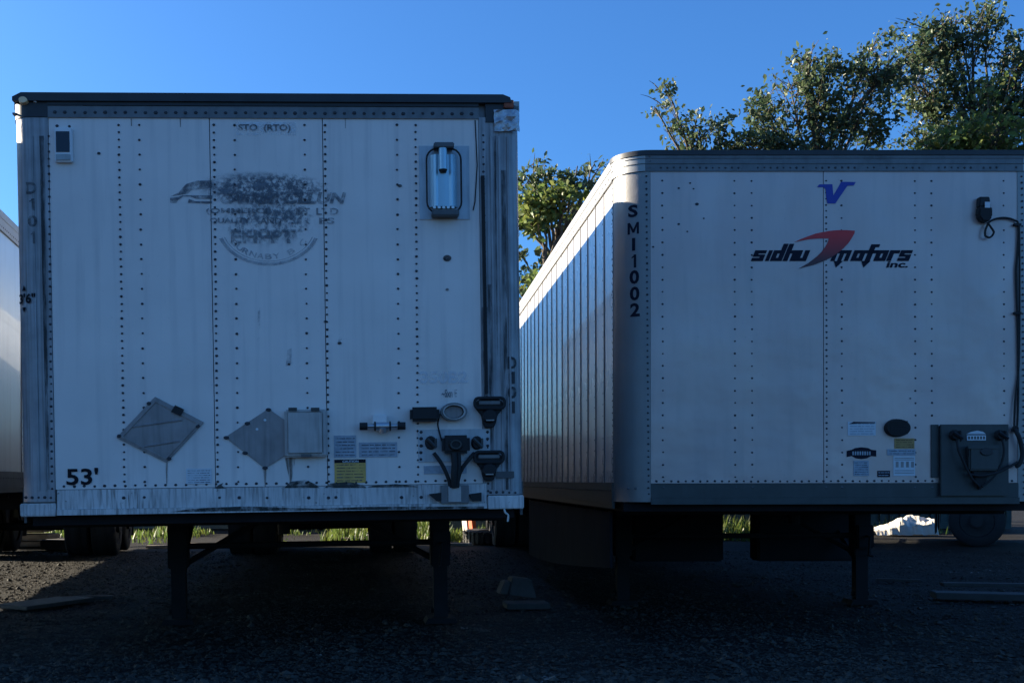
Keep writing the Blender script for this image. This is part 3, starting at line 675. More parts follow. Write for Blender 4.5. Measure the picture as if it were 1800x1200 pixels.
stuff(T.part(mb, 'bolts', 'chrome', root))
# diamond placard holder with frame
L4 = [(273, 697), (359, 742), (293, 813), (205, 769)]
def inset(L, f):
    cx = sum(p[0] for p in L) / 4; cy = sum(p[1] for p in L) / 4; return [(cx + (a - cx) * f, cy + (b - cy) * f) for a, b in L]
mb = MB(); mb.prism(list(reversed(T.pts(L4))), -.012, 0); ph = T.part(mb, 'placard_holder', 'placard', bevel=.003)
In = inset(L4, .84); In2 = inset(L4, .90)
for i in range(4):
    a, b = In2[i], In2[(i + 1) % 4]; c, d = In[(i + 1) % 4], In[i]
    mb = MB(); mb.prism(T.pts([a, d, c, b]), -.020, -.0125); T.part(mb, 'frame_edge', 'placard', ph)
for (a, b) in (((234, 750), (320, 738)), ((245, 786), (322, 774))):
    mb = MB(); p, q = T.uv(*a), T.uv(*b); mb.tube([(p[0], -.013, p[1]), (q[0], -.013, q[1])], .007, 6); T.part(mb, 'diagonal_rib', 'placard', ph)
x, z = T.uv(313, 721); mb = MB(); mb.prism([(x - .045, z - .01), (x + .02, z - .04), (x + .045, z + .005), (x - .015, z + .035)], -.03, -.0125); T.part(mb, 'spring_clip', 'black_gloss', ph)
for (px, py) in ((262, 709), (348, 749), (298, 806), (210, 766)):
    x, z = T.uv(px, py); mb = MB(); mb.disc(x, z, .016, .013, -.024, -.012, 10, .7); T.part(mb, 'screw', 'rivet', ph)
# second plain diamond
L4 = [(472, 718), (548, 771), (466, 823), (396, 768)]
mb = MB(); mb.prism(list(reversed(T.pts(L4))), -.009, 0); ph = T.part(mb, 'placard', 'placard', bevel=.002)
for (px, py) in ((472, 720), (435, 744), (398, 769), (431, 796), (466, 822)):
    x, z = T.uv(px, py); mb = MB(); mb.disc(x, z, .020, .013, -.020, -.009, 10, .7); T.part(mb, 'screw', 'rivet', ph)
for (px, py) in ((466, 738), (452, 754)):
    x, z = T.uv(px, py); mb = MB(); mb.disc(x, z, .010, .009, -.0095, -.0091, 8); T.part(mb, 'scratch', 'label_white', ph)
# document box
bx = T.pbox('document_box', 'box_alu', 501, 720, 576, 803, -.055, 0, bevel=.012)
T.pbox('lid', 'box_alu', 506, 724, 568, 797, -.068, -.0555, bx, bevel=.012)
for a in (508, 547): T.pbox('hinge', 'plate_grey', a, 717, a + 15, 723, -.075, -.0685, bx)
T.pbox('latch', 'rail_mid', 530, 798, 548, 803, -.072, -.0565, bx)
# rating labels
def label(T, m, a, b, c, d, y=-.0045, lines=0, lm='ink', top=None, parent=None, name='label'):
    x0, x1, z0, z1 = T.rect(a, b, c, d); mb = MB(); mb.box(x0, x1, y, y + .003, z0, z1); lb = T.part(mb, name, m, parent)
    if top: mb = MB(); zz = z1 - (z1 - z0) * top[0]; mb.flat([(x0, zz), (x1, zz), (x1, z1), (x0, z1)], y - .001); T.part(mb, 'label_band', top[1], lb)
    if lines:
        mb = MB(); t0 = top[0] if top else .05; rl = random.Random(int(a + b))
        for k in range(lines):
            zc = z1 - (z1 - z0) * (t0 + (1 - t0) * (k + .6) / (lines + .3)); hh = (z1 - z0) / (lines * 3.2 + 2)
            xa = x0 + (x1 - x0) * .07
            while xa < x1 - (x1 - x0) * .12:
                w = (x1 - x0) * rl.uniform(.08, .3); w = min(w, x1 - (x1 - x0) * .05 - xa); mb.flat([(xa, zc - hh / 2), (xa + w, zc - hh / 2), (xa + w, zc + hh / 2), (xa, zc + hh / 2)], y - .001); xa += w + (x1 - x0) * .03
        T.part(mb, 'label_print', lm, lb)
    return lb
label(T, 'label_grey', 587, 765, 626, 804, lines=6, lm='ghost')
label(T, 'label_grey', 631, 777, 698, 803, lines=4, lm='ghost')
lb = label(T, 'yellow', 588, 807, 643, 848, lines=6, lm='ghost', top=(.15, 'ink'))
T.text('label_heading', 'label_white', 'CAUTION', 602, 808.5, 630, 812.5, y=-.0066, parent=lb)
label(T, 'label_white', 327, 823, 372, 850, lines=6, lm='ghost')
# valve bar
x0, x1, z0, z1 = T.rect(632, 742, 712, 756); zc = (z0 + z1) / 2; yv = -.055
mb = MB(); mb.tube([(x0 + .04, yv, zc), (x1 - .04, yv, zc)], .014, 10); vb = T.part(mb, 'valve_bar', 'chrome', smooth=True)
for a in (x0, x1 - .055): mb = MB(); mb.tube([(a, yv, zc), (a + .055, yv, zc)], .027, 12); T.part(mb, 'end_cap', 'black', vb, smooth=True)
xm = (x0 + x1) / 2; mb = MB(); mb.tube([(xm - .045, yv, zc), (xm + .045, yv, zc)], .030, 14); mb.tube([(xm, yv - .005, zc - .02), (xm, yv - .005, zc - .05)], [.03, .024], 12); T.part(mb, 'valve_body', 'chrome', vb, smooth=True)
for a in (xm - .058, xm + .048): mb = MB(); mb.tube([(a, yv, zc), (a + .010, yv, zc)], .034, 12); T.part(mb, 'collar', 'black', vb)
x0, x1, z0, z1 = T.rect(655, 728, 679, 745); mb = MB(); mb.prism([(x0, z0), (x1, z0), (x1, z1 - .01), (x1 - .02, z1), (x1 - .035, z1 - .012), (x0 + .035, z1 - .012), (x0 + .02, z1), (x0, z1 - .01)], -.065, 0); T.part(mb, 'valve_bracket', 'white_plastic', vb)
# black box, ring, coupling heads, socket
bb = T.pbox('black_box', 'black_gloss', 720, 716, 771, 741, -.09, 0, bevel=.018, smooth=True)
x, z = T.uv(797, 724); mb = MB(); mb.ring(x, z, .094, .064, .026, .018, -.05, 0); rg = T.part(mb, 'round_port', 'rail_grey', smooth=True)
mb = MB(); mb.disc(x, z, .07, .047, -.02, -.002, 24, .9); T.part(mb, 'port_plug', 'placard', rg)
mb = MB(); mb.ring(x, z, .080, .054, .010, .007, -.056, -.0505); T.part(mb, 'port_rim', 'box_alu', rg)
plate = T.pbox('nose_plate', 'plate_pale', 735, 754, 862, 811, -.007, 0)
mb = MB()
for px in (740, 857):
    for k in range(5): x, z = T.uv(px, 759 + k * 12); mb.dome((x, -.007, z), .012, '-y')
stuff(T.part(mb, 'rivets', 'rivet', plate))
def coupling(T, cx, top, bot, w, parent=None):
    """air coupling head: wide flared handle narrowing to a threaded stem"""
    P0 = [(cx - w * .5, top + 12), (cx - w * .44, top + 4), (cx - w * .25, top), (cx + w * .25, top), (cx + w * .44, top + 4), (cx + w * .5, top + 12), (cx + w * .42, top + 20), (cx + w * .27, top + 29), (cx + w * .22, bot - 8), (cx + w * .14, bot), (cx - w * .14, bot), (cx - w * .22, bot - 8), (cx - w * .27, top + 29), (cx - w * .42, top + 20)]
    mb = MB(); mb.prism(list(reversed(T.pts(P0))), -.045, -.007); c = T.part(mb, 'air_coupling', 'black', parent, bevel=.007)
    x, z = T.uv(cx, top + 7); mb = MB(); mb.box(x - .075, x + .075, -.052, -.0455, z - .012, z + .012); T.part(mb, 'coupling_slot', 'rail_grey', c, bevel=.003)
    mb = MB(); mb.tube(rr_path(cx - w * .5, top - 1, cx + w * .5, top + 17, .028, -.058), .011, 6, closed=True); T.part(mb, 'coupling_rim', 'black', c, smooth=True)
    x, z = T.uv(cx, top + 30); mb = MB(); mb.disc(x, z, .055, .05, -.085, -.0455, 16, .8); T.part(mb, 'coupling_seal', 'black_gloss', c, smooth=True)
    x, z = T.uv(cx, top + 38); mb = MB(); mb.box(x - .028, x + .028, -.088, -.084, z - .004, z + .004); T.part(mb, 'coupling_clip', 'steel', c)
coupling(T, 859, 701, 752, 52); coupling(T, 858, 795, 845, 50)
sk = T.pbox('socket', 'black_gloss', 776, 765, 824, 797, -.09, -.0075, bevel=.02, smooth=True)
x, z = T.uv(799, 781); mb = MB(); mb.disc(x, z, .055, .045, -.105, -.0905, 20, .85); T.part(mb, 'socket_cover', 'black', sk)
mb = MB(); mb.ring(x, z, .04, .032, .010, .008, -.112, -.1055, 18); T.part(mb, 'socket_ring', 'plate_grey', sk)
for px in (757, 838):
    x, z = T.uv(px, 778); mb = MB(); mb.disc(x, z, .042, .05, -.05, -.0075, 14, .8); h = T.part(mb, 'coupling_disc', 'black', smooth=True)
    mb = MB(); mb.tube([(x - .03, -.055, z + .03), (x + .035, -.06, z - .035)], .012, 6); mb.tube([(x + .03, -.055, z + .03), (x + .03, -.055, z - .03)], .010, 6); T.part(mb, 'coupling_lever', 'plate_grey', h)
def cable(T, pts, r, name='cable', m='black', seg=8, parent=None, y=None):
    L = []
    for q in pts: x, z = T.uv(q[0], q[1]); L.append(Vector((x, q[2], z)))
    out = []
    for i in range(len(L) - 1):
        p0, p1, p2, p3 = L[max(i - 1, 0)], L[i], L[i + 1], L[min(i + 2, len(L) - 1)]
        for k in range(6):
            t = k / 6; out.append(.5 * ((2 * p1) + (p2 - p0) * t + (2 * p0 - 5 * p1 + 4 * p2 - p3) * t * t + (3 * p1 - p0 - 3 * p2 + p3) * t ** 3))
    out.append(L[-1]); mb = MB(); mb.tube(out, r, seg); return T.part(mb, name, m, parent, smooth=True)
cable(T, [(762, 796, -.04), (775, 815, -.06), (786, 838, -.06), (791, 856, -.05)], .014)
cable(T, [(796, 796, -.07), (797, 815, -.08), (796, 835, -.08), (797, 856, -.06)], .022)
cable(T, [(804, 796, -.06), (805, 815, -.07), (803, 835, -.07), (802, 856, -.06)], .016)
cable(T, [(833, 796, -.04), (822, 808, -.06), (808, 828, -.06), (801, 856, -.05)], .014)
cable(T, [(772, 728, -.05), (769, 745, -.03), (772, 760, -.03), (776, 775, -.03)], .006)
mb = MB(); x0, x1, z0, z1 = T.rect(774, 852, 823, 884); mb.box(x0, x1, -.05, -.0085, z0, z1); br = T.part(mb, 'cable_bracket', 'rail_grey', bevel=.003)
T.pbox('bracket_face', 'box_alu', 787, 854, 809, 881, -.062, -.0505, br)
for s_ in (-1, 1):
    c = 764 if s_ < 0 else 834
    mb = MB(); Q = [(c - 10 * -s_ if False else c - 11, 866), (c + 11, 866), (c + 9, 878 if s_ < 0 else 872), (c + (4 if s_ < 0 else -9), 881)]
    mb.prism(list(reversed(T.pts([(c - 11, 868), (c + 11, 865), (c + 11, 880), (c + (3 if s_ < 0 else -4), 880)]))), -.05, -.0085); T.part(mb, 'bracket_ear', 'black', br)
T.pbox('rubber_pad', 'rail_mid', 871, 828, 903, 840, -.02, -.0145)
T.pbox('plastic_tab', 'label_grey', 745, 818, 820, 832, -.006, -.001)
cable(T, [(886, 893, 0), (888, 900, -.01), (893, 905, -.01), (892, 916, -.01)], .007, 'torn_cord', 'white_line', 6)

# ---- trailer two: right
T2 = Trailer('box_trailer', 'white box trailer with blue V emblem, sidhu motors logo and SMI1002 on its corner', (1.732, 8.8, 1.157), R(.3), R(-.1), 3.53, 2.868, 16.15, .26, .25, GRP)
T = T2
s2 = [T.uv(1143, 500)[0], T.uv(1447.5, 500)[0], T.uv(1789, 500)[0]]
zpt = T.uv(1450, 302)[1]; zpb = T.uv(1450, 849)[1]; W, H = T.W, T.H
trailer_body(T, list(zip(s2[:-1], s2[1:])), 'sheet_grey', 'post_grey', zpb, H - zpt, 'bottom_dark', legy=2.75, legx=(.58, .38), zb=-1.155, axles=(13.0, 14.3))
corner_post(T, False, 'post_grey', .0, zpt + .012, s2[0], .004); corner_post(T, True, 'post_grey', .0, zpt + .012, W - s2[2], .004)
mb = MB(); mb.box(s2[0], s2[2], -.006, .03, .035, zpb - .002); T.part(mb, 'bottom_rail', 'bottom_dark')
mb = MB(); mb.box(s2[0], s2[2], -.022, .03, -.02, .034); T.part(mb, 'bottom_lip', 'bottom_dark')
for nm, m, off, z0, z1 in (('top_flange', 'rail_grey', .012, zpt + .002, zpt + .062), ('top_rail', 'rail_grey', .018, zpt + .0625, zpt + .105), ('top_rail', 'rail_grey', .024, zpt + .1055, H - .025), ('roof_lip', 'rail_dark', .034, H - .0245, H + .016)):
    mb = MB(); T.strip(mb, T.outline(off, y_end=T.cr), .05, z0, z1); T.part(mb, nm, m, smooth=True)
# corner segment of the rails is a brighter casting
for right in (0, 1):
    for off, z0, z1 in ((.015, zpt + .004, zpt + .060), (.021, zpt + .064, zpt + .103), (.027, zpt + .107, H - .028)):
        o = [p for p in T.outline(off, y_end=T.cr)][:11]
        if right: o = [(W - x, y) for x, y in reversed(o)]
        mb = MB(); T.strip(mb, o, .004, z0, z1); T.part(mb, 'corner_rail', 'side_rail', smooth=True)
mb = MB()
for px, step in ((1164, 21.3), (1291, 21.3), (1321, 21.3), (1452, 10.7), (1479, 21.3), (1608, 21.3), (1637, 21.3), (1764, 21.3)):
    a, b = T.uv(px, 318), T.uv(px + 1.5, 838); rivet_line(mb, T, (b[0], a[0]), b[1], a[1], step / 213.6, .0085, y=0)
for px in (1136, 1796): a, b = T.uv(px, 310), T.uv(px + 4, 868); rivet_line(mb, T, (b[0], a[0]), b[1], a[1], 11 / 213.6, .0085, y=-.004)
for k in range(50): x = s2[0] + .05 + (s2[2] - s2[0] - .1) * k / 49; mb.dome((x, 0, zpb + .018), .0095, '-y')
stuff(T.part(mb, 'rivets', 'rivet'))
mb = MB(); rp = random.Random(2)
for k in range(58):
    if rp.random() < .85: mb.dome((s2[0] - .02 + (s2[2] - s2[0]) * k / 57, -.012, zpt + .030), .009, '-y')
stuff(T.part(mb, 'rail_rivets', 'rivet'))
mb = MB()
for px in (1166, 1293, 1322, 1452, 1480, 1608, 1638): x, z = T.uv(px, 856); mb.dome((x, -.006, z), .009, '-y')
for zc in (zpt + .03, zpt + .08, zpt + .12): mb.dome((s2[0] - .005, -.03, zc), .007, '-y')
for px, py in ((1105, 858), (1118, 858)): x, z = T.uv(px, py); mb.dome((x, .02, z), .010, '-y')
stuff(T.part(mb, 'lower_rivets', 'rivet_pale'))
mb = MB()
for k in range(50): mb.dome((-.006, .27, .04 + k * (zpt - .05) / 49), .009, '-x')
stuff(T.part(mb, 'corner_rivets', 'rivet'))
# SMI1002 wraps on the rounded corner: glyphs bent on the post surface
for k, (ch, y0, y1) in enumerate((('S', 359, 383), ('M', 390, 413), ('I', 418, 441), ('1', 447, 471), ('0', 474, 500), ('0', 503, 529), ('2', 532, 557))):
    wd = 8.5 if ch != 'I' else 2.8
    if ch == '1': wd = 4
    if ch == 'M': wd = 10
    cx = 1112.5 + k * .6
    wrap_text(T, 'unit_letter', 'ink_navy', ch, cx - wd, y0, cx + wd, y1, .0065, .034)
# V emblem
def cp(L, ox, oy, s): return [(ox + a / s, oy + b / s) for a, b in L]
mb = MB(); mb.flat(list(reversed(T.pts(cp([(720, 208), (740, 182), (862, 180), (872, 285), (945, 158), (1080, 160), (1062, 192), (1003, 195), (975, 235), (890, 360), (815, 360), (805, 300), (800, 230), (780, 208)], 1300, 290, 5.294)))), -.004); T.part(mb, 'v_emblem', 'logo_blue')
# sidhu motors
def bar(mb, x0, x1, z0, z1, ox, oz, sx, sz, sh=.38):
    f = lambda u, w: (ox + (u + sh * w) * sx, oz + w * sz); mb.flat([f(x0, z0), f(x1, z0), f(x1, z1), f(x0, z1)], mb.y)
def letter(mb, ch, ox, oz, sx, sz):
    t = .41; h = .30
    S_ = {'s': [(0, 1, 1 - h, 1), (0, t, .5, 1 - h), (0, 1, .39, .61), (1 - t, 1, h, .39), (0, 1, 0, h)],
          'i': [(.2, .2 + .33, 0, 1)], 'o': [(0, t, 0, 1), (1 - t, 1, 0, 1), (t, 1 - t, 0, h), (t, 1 - t, 1 - h, 1)],
          'd': [(0, t, 0, 1), (1 - t, 1, 0, 1.6), (t, 1 - t, 0, h), (t, 1 - t, 1 - h, 1)],
          'h': [(0, t, 0, 1.6), (t, 1, 1 - h, 1), (1 - t, 1, 0, 1 - h)],
          'u': [(0, t, h, 1), (0, 1, 0, h), (1 - t, 1, h, 1)],
          'm': [(0, 1.48, 1 - h, 1), (0, .36, 0, 1 - h), (.56, .92, 0, 1 - h), (1.12, 1.48, 0, 1 - h)],
          't': [(.1, .1 + t * 1.1, -.1, 1.55), (.1 + t * 1.1, .85, 1.28, 1.55), (-.12, .9, 1 - h, 1)],
          'r': [(0, t, 0, 1), (t, .85, 1 - h, 1)]}[ch]
    for a, b, c, d in S_: bar(mb, a, b, c, d, ox, oz, sx, sz)
u = 1 / 213.6
mb = MB(); mb.y = -.0040; oz = T.uv(1320, 459)[1]; sz = (459 - 440) * u
x = T.uv(1319.5, 450)[0]
for ch, wd in (('s', 22), ('i', 10.5), ('d', 22), ('h', 20), ('u', 22)):
    if ch == 'i': letter(mb, ch, x - .010, oz, 21 * u, sz)
    else: letter(mb, ch, x, oz, 21 * u, sz)
    x += wd * u * 1.02
T.part(mb, 'company_lettering', 'ink_navy')
mb = MB(); mb.y = -.0040; x = T.uv(1459, 450)[0]
for ch, wd in (('m', 34), ('o', 22.5), ('t', 17), ('o', 22), ('r', 18.5), ('s', 20)):
    letter(mb, ch, x, oz, 21 * u, sz); 
    if ch in 'mt':
        ax = x + (.76 if ch == 'm' else .30) * 21 * u
        mb.flat([(ax - .018, oz - .06 - .0), (ax - .006, oz - .062), (ax + .022, oz), (ax - .038, oz)] if False else [(ax - .045, oz), (ax - .028, oz - .055), (ax + .032, oz)], mb.y)
    x += wd * u * 1.03
T.part(mb, 'company_lettering', 'ink_navy')
T.text('company_lettering', 'ink_navy', 'inc.', 1557, 459.5, 1595, 470.5, y=-.004, shear=.35, offset=.03)
z0, z1 = T.uv(1450, 470)[1], T.uv(1450, 405)[1]
sw = cp([(503, 720), (570, 690), (640, 663), (705, 640), (770, 626), (835, 614), (900, 608), (985, 607), (1072, 613), (1066, 640), (1040, 685), (1010, 730), (960, 782), (900, 828), (840, 868), (770, 900), (690, 930), (545, 967), (640, 912), (720, 850), (765, 805), (800, 755), (822, 715), (830, 684), (740, 684), (640, 692)], 1300, 290, 5.294)
mb = MB(); mb.flat(list(reversed(T.pts(sw))), -.0052); T.part(mb, 'red_swoosh', gradient_print('swoosh_red', (.06, .005, .012), (.62, .012, .014), z0 + .05, z1 - .04))
# tracker with cable
tr = MB(); x, z = T.uv(1725, 372)
def tpoly(L, y0, y1): tr.prism(list(reversed(T.pts(L))), y0, y1)
tpoly([(1714, 366), (1737, 366), (1737.5, 384), (1731, 393), (1720, 393), (1713, 382)], -.07, -.001); trk = T.part(tr, 'tracker_plug', 'black', bevel=.012)
tr = MB(); tpoly([(1716, 349), (1733, 349), (1735, 366), (1715, 366)], -.06, -.001); T.part(tr, 'plug_head', 'black_gloss', trk, bevel=.006)
T.pbox('plug_sticker', 'label_white', 1723, 359, 1732, 369, -.0735, -.0705, trk)
cable(T, [(1731, 393, -.04), (1736, 402, -.05), (1741, 411, -.05), (1736, 419, -.04), (1728, 417, -.04), (1727, 409, -.04), (1730, 400, -.04), (1735, 392, -.04), (1748, 386, -.03), (1765, 384, -.02), (1780, 388, -.02), (1788, 397, -.02), (1787, 440, -.015), (1784, 480, -.015), (1786, 540, -.015), (1788, 620, -.015), (1788, 700, -.015), (1785, 760, -.02)], .0085)
cable(T, [(1789, 396, -.02), (1790, 500, -.018), (1789, 640, -.016), (1782, 700, -.02), (1779, 752, -.03)], .008)
for py in (396, 551): T.pbox('cable_clip', 'black', 1780, py - 2, 1792, py + 2, -.03, -.003)
# specks on the right nose
for k, (px, py, rad) in enumerate(((1225, 359, .016), (1193, 331, .010), (1213, 322, .009), (1219, 332, .008), (1193, 394, .011), (1208, 407, .008), (1237, 384, .008), (1148, 434, .010), (1600, 700, .008))):
    x, z = T.uv(px, py); mb = MB(); mb.disc(x, z, rad, rad * .75, -.003, -.0005, 9); T.part(mb, 'dent_mark', 'rivet')
# lower right labels
lb = label(T, 'label_white', 1490, 741, 1539, 765, lines=5, lm='label_grey', name='label'); 
mb = MB(); mb.flat(list(reversed(T.pts([(1491, 745), (1500, 741), (1538, 741.5), (1538, 743.5), (1505, 744)]))), -.0058); T.part(mb, 'label_print', 'ink_navy', lb)
x, z = T.uv(1575.5, 752); mb = MB(); mb.disc(x, z, .104, .076, -.05, 0, 28, .92); rv = T.part(mb, 'round_vent', 'black', smooth=True)
mb = MB()
for k in range(6): mb.box(x - .07, x + .07, -.056, -.0505, z - .052 + k * .020, z - .045 + k * .020)
stuff(T.part(mb, 'vent_fins', 'black_gloss', rv))
lb = label(T, 'yellow_dull', 1572, 770, 1607, 788, lines=4, lm='ghost_post')
label(T, 'label_grey', 1559, 789, 1609, 800, lines=2, lm='ghost')
lb = label(T, 'label_white', 1570, 801, 1608, 836, lines=0)
mb = MB()
for k, m in enumerate((0, 1, 2, 3)):
    x0, x1, z0, z1 = T.rect(1574 + k * 9, 811, 1579 + k * 9, 821); mb.flat([(x0, z0), (x1, z0), (x1, z1), (x0, z1)], -.0058)
for py in (804, 807, 826, 830): x0, x1, z0, z1 = T.rect(1572, py, 1606, py + 1.3); mb.flat([(x0, z0), (x1, z0), (x1, z1), (x0, z1)], -.0058)
T.part(mb, 'label_print', 'placard', lb)
mb = MB(); mb.flat(list(reversed(T.pts([(1488, 792), (1497, 790), (1503, 787), (1514, 785.5), (1526, 787), (1531, 790), (1540, 791), (1540, 802), (1531, 801), (1524, 805), (1514, 806.5), (1504, 805), (1497, 801), (1488, 803)]))), -.0035); em = T.part(mb, 'maker_emblem', 'ink_navy')
mb = MB()
for k in range(8): x0, x1, z0, z1 = T.rect(1498 + k * 4.2, 793, 1500.6 + k * 4.2, 799.5); mb.flat([(x0, z0), (x1, z0), (x1, z1), (x0, z1)], -.0045)
T.part(mb, 'emblem_print', 'label_grey', em)
label(T, 'label_grey', 1500, 809, 1527, 836, lines=6, lm='ghost')
label(T, 'ink_navy', 1542, 827, 1564, 838, lines=2, lm='label_grey')
# nose plate of trailer two
np_ = T.pbox('nose_plate', 'plate_grey', 1649, 746, 1768, 871, -.045, -.0225, bevel=.004)
T.pbox('plate_flange', 'plate_grey', 1636, 746, 1648.5, 839, -.012, -.001, np_)
T.pbox('plate_backing', 'rail_dark', 1650, 748, 1767, 848, -.0222, -.001, np_)
eb = T.pbox('socket_box', 'plate_grey', 1692, 784, 1744, 827, -.11, -.0455, bevel=.012)
T.pbox('socket_lid', 'plate_grey', 1689, 783, 1742, 789, -.118, -.1105, eb)
x, z = T.uv(1721, 794); mb = MB(); mb.disc(x, z, .055, .035, -.122, -.1105, 18, .85); T.part(mb, 'socket_cover', 'rail_dark', eb)
for px in (1673, 1752):
    x, z = T.uv(px, 765); mb = MB(); mb.disc(x, z, .050, .045, -.09, -.0455, 14, .8); g_ = T.part(mb, 'coupling_disc', 'black', smooth=True)
    mb = MB(); mb.tube([(x - .035, -.095, z + .02), (x + .04, -.10, z - .03)], .014, 6); mb.tube([(x + .02, -.095, z + .035), (x + .028, -.095, z - .05)], .010, 6); T.part(mb, 'coupling_lever', 'black_gloss', g_)
bd = T.pbox('badge', 'label_white', 1694, 765, 1727, 774, -.052, -.0455)
mb = MB(); mb.prism(list(reversed(T.pts([(1693, 763), (1702, 759), (1712, 757), (1722, 759), (1727, 763)]))), -.052, -.0455); T.part(mb, 'badge_arch', 'label_white', bd)
mb = MB()
for k in range(6): x0, x1, z0, z1 = T.rect(1696 + k * 5.2, 767, 1699 + k * 5.2, 772); mb.flat([(x0, z0), (x1, z0), (x1, z1), (x0, z1)], -.0535)
T.part(mb, 'badge_print', 'plate_grey', bd)
cable(T, [(1672, 774, -.09), (1674, 792, -.10), (1684, 815, -.10), (1697, 840, -.10), (1710, 853, -.09)], .010)
cable(T, [(1751, 774, -.09), (1753, 792, -.10), (1748, 815, -.10), (1735, 838, -.10), (1716, 855, -.09)], .009)
cable(T, [(1692, 832, -.08), (1712, 836, -.11), (1742, 830, -.10), (1765, 820, -.08), (1782, 812, -.05)], .011)
mb = MB(); mb.prism(list(reversed(T.pts([(1700, 828), (1728, 828), (1724, 846), (1714, 861), (1706, 848)]))), -.085, -.0455); T.part(mb, 'hose_connector', 'black', bevel=.006)
cable(T, [(1779, 752, -.03), (1784, 766, -.05), (1789, 782, -.05), (1791, 800, -.05), (1786, 815, -.05), (1780, 820, -.04)], .018, 'cable_loop')
cable(T, [(1775, 758, -.03), (1777, 751, -.04), (1783, 751, -.04), (1785, 758, -.03)], .010, 'cable_loop')
# side skirt of trailer two
mb = MB(); ya, yb = .55, 6.6; n = 14; vs = []
for k in range(n + 1):
    t = k / n; y = ya + (yb - ya) * t; zb_ = -.585 - .30 * math.sin(t * 1.45)
    for (xx, zz) in ((.02, -.10), (.02, zb_), (.045, zb_), (.045, -.10)): vs.append((xx, y, zz))
fs = [(4 * k + j, 4 * k + (j + 1) % 4, 4 * k + 4 + (j + 1) % 4, 4 * k + 4 + j) for k in range(n) for j in range(4)] + [(0, 1, 2, 3), (4 * n + 3, 4 * n + 2, 4 * n + 1, 4 * n)]
mb.add(vs, fs); T.part(mb, 'side_skirt', 'skirt')
for a, b in ((.82, 1.84), (2.23, 3.40)):  # invented dark boxes, added to fill the blackness under the trailer
    mb = MB(); mb.box(a, b, 3.3, 3.6, -.74, -.08); T.part(mb, 'dark_filler_box', 'soot', bevel=.02)

# ---- trailer three: left neighbour, its side seen at the picture's edge
T3 = Trailer('box_trailer', 'pale box trailer at the far left edge, only its riveted side showing', (-6.65, 6.405, 1.27), R(7), 0, 3.0, 2.80, 16.15, .26, .2, GRP)
T = T3; W, H = T.W, T.H
trailer_body(T, [(.26, W / 2), (W / 2, W - .26)], 'sheet_grey', 'post_grey', .15, .18, 'rail_mid', legy=2.4, zb=-1.27, axles=(12.6, 13.9), pitch=1.22, side_m='side_sheet_cool')
corner_post(T, False, 'post_grey', 0, H - .17, .26, .004); corner_post(T, True, 'post_grey', 0, H - .17, .26, .004)
for nm, m, off, z0, z1 in (('top_rail', 'rail_grey', .014, H - .179, H - .03), ('roof_lip', 'rail_dark', .024, H - .0295, H + .014)):
    mb = MB(); T.strip(mb, T.outline(off, y_end=T.cr), .05, z0, z1); T.part(mb, nm, m, smooth=True)
mb = MB(); mb.box(.26, W - .26, -.01, .03, 0, .149); T.part(mb, 'bottom_rail', 'bottom_dark')

# ---- box trailer far back on the right, seen only below the others
T4 = Trailer('box_trailer', 'dark box trailer parked slantwise far behind, wheels showing below the right trailer', (14.0, 20.2, 1.15), R(62), 0, 3.0, 2.7, 7.0, .2, .2, GRP)
T = T4; W, H = T.W, T.H
trailer_body(T, [(.2, W / 2), (W / 2, W - .2)], 'plate_grey', 'plate_grey', .15, .18, 'bottom_dark', legy=6.4, zb=-1.15, axles=(2.9,), side_m='plate_grey', pitch=1.2)
corner_post(T, False, 'plate_grey', 0, H - .17, .2, .004); corner_post(T, True, 'plate_grey', 0, H - .17, .2, .004)
mb = MB(); x = .92; 
mb.tube([(-.02, 2.9, -.63), (-.06, 2.9, -.63)], .12, 16); T.part(mb, 'hub_cap', 'rim')
for a, y0 in ((.1, 5.15),):
    mb = MB(); mb.box(a, a + .8, y0, y0 + .95, -1.0, -.1); T.part(mb, 'tool_box', 'soot', bevel=.02)

# ------------------------------------------------------------------ things in the background
def container(x0, x1, y, label, doors=False):
    root = thing('shipping_container', label, 'container', ((x0 + x1) / 2, y, 0), group='dark containers standing in a row behind the trailers')
    w = (x1 - x0) / 2; h = 2.55
    mb = MB(); mb.box(-w, w, .08, 2.4, .12, h); root_b = mb.build('container_body', M['teal'], root)
    mb = MB(); pitch = .28; n = int((2 * w - .3) / pitch); vs = []
    for k in range(n):
        xa = -w + .15 + k * pitch
        mb.prism([(xa, .2), (xa + pitch * .5, .2), (xa + pitch * .5, h - .12), (xa, h - .12)], .03, .081)
    stuff(mb.build('corrugation', M['teal'], root))
    for nm, z0, z1 in (('bottom_beam', .02, .2), ('top_beam', h - .12, h + .02)):
        mb = MB(); mb.box(-w, w, .0, .1, z0, z1); mb.build(nm, M['teal'], root)
    for a in (-w, w - .14): mb = MB(); mb.box(a, a + .14, -.01, .12, .2, h - .12); mb.build('corner_column', M['teal'], root)
container(-14.6, -8.6, 29.5, 'leftmost dark teal container standing behind the weeds')
container(-8.3, -2.3, 29.3, 'dark teal container behind the left trailer, second from the left')
container(-2.0, 4.0, 29.1, 'dark teal container behind the gap between the two trailers')
container(4.3, 10.3, 29.3, 'dark teal container behind the right trailer')
container(10.6, 16.6, 29.5, 'rightmost dark teal container behind the slantwise trailer')

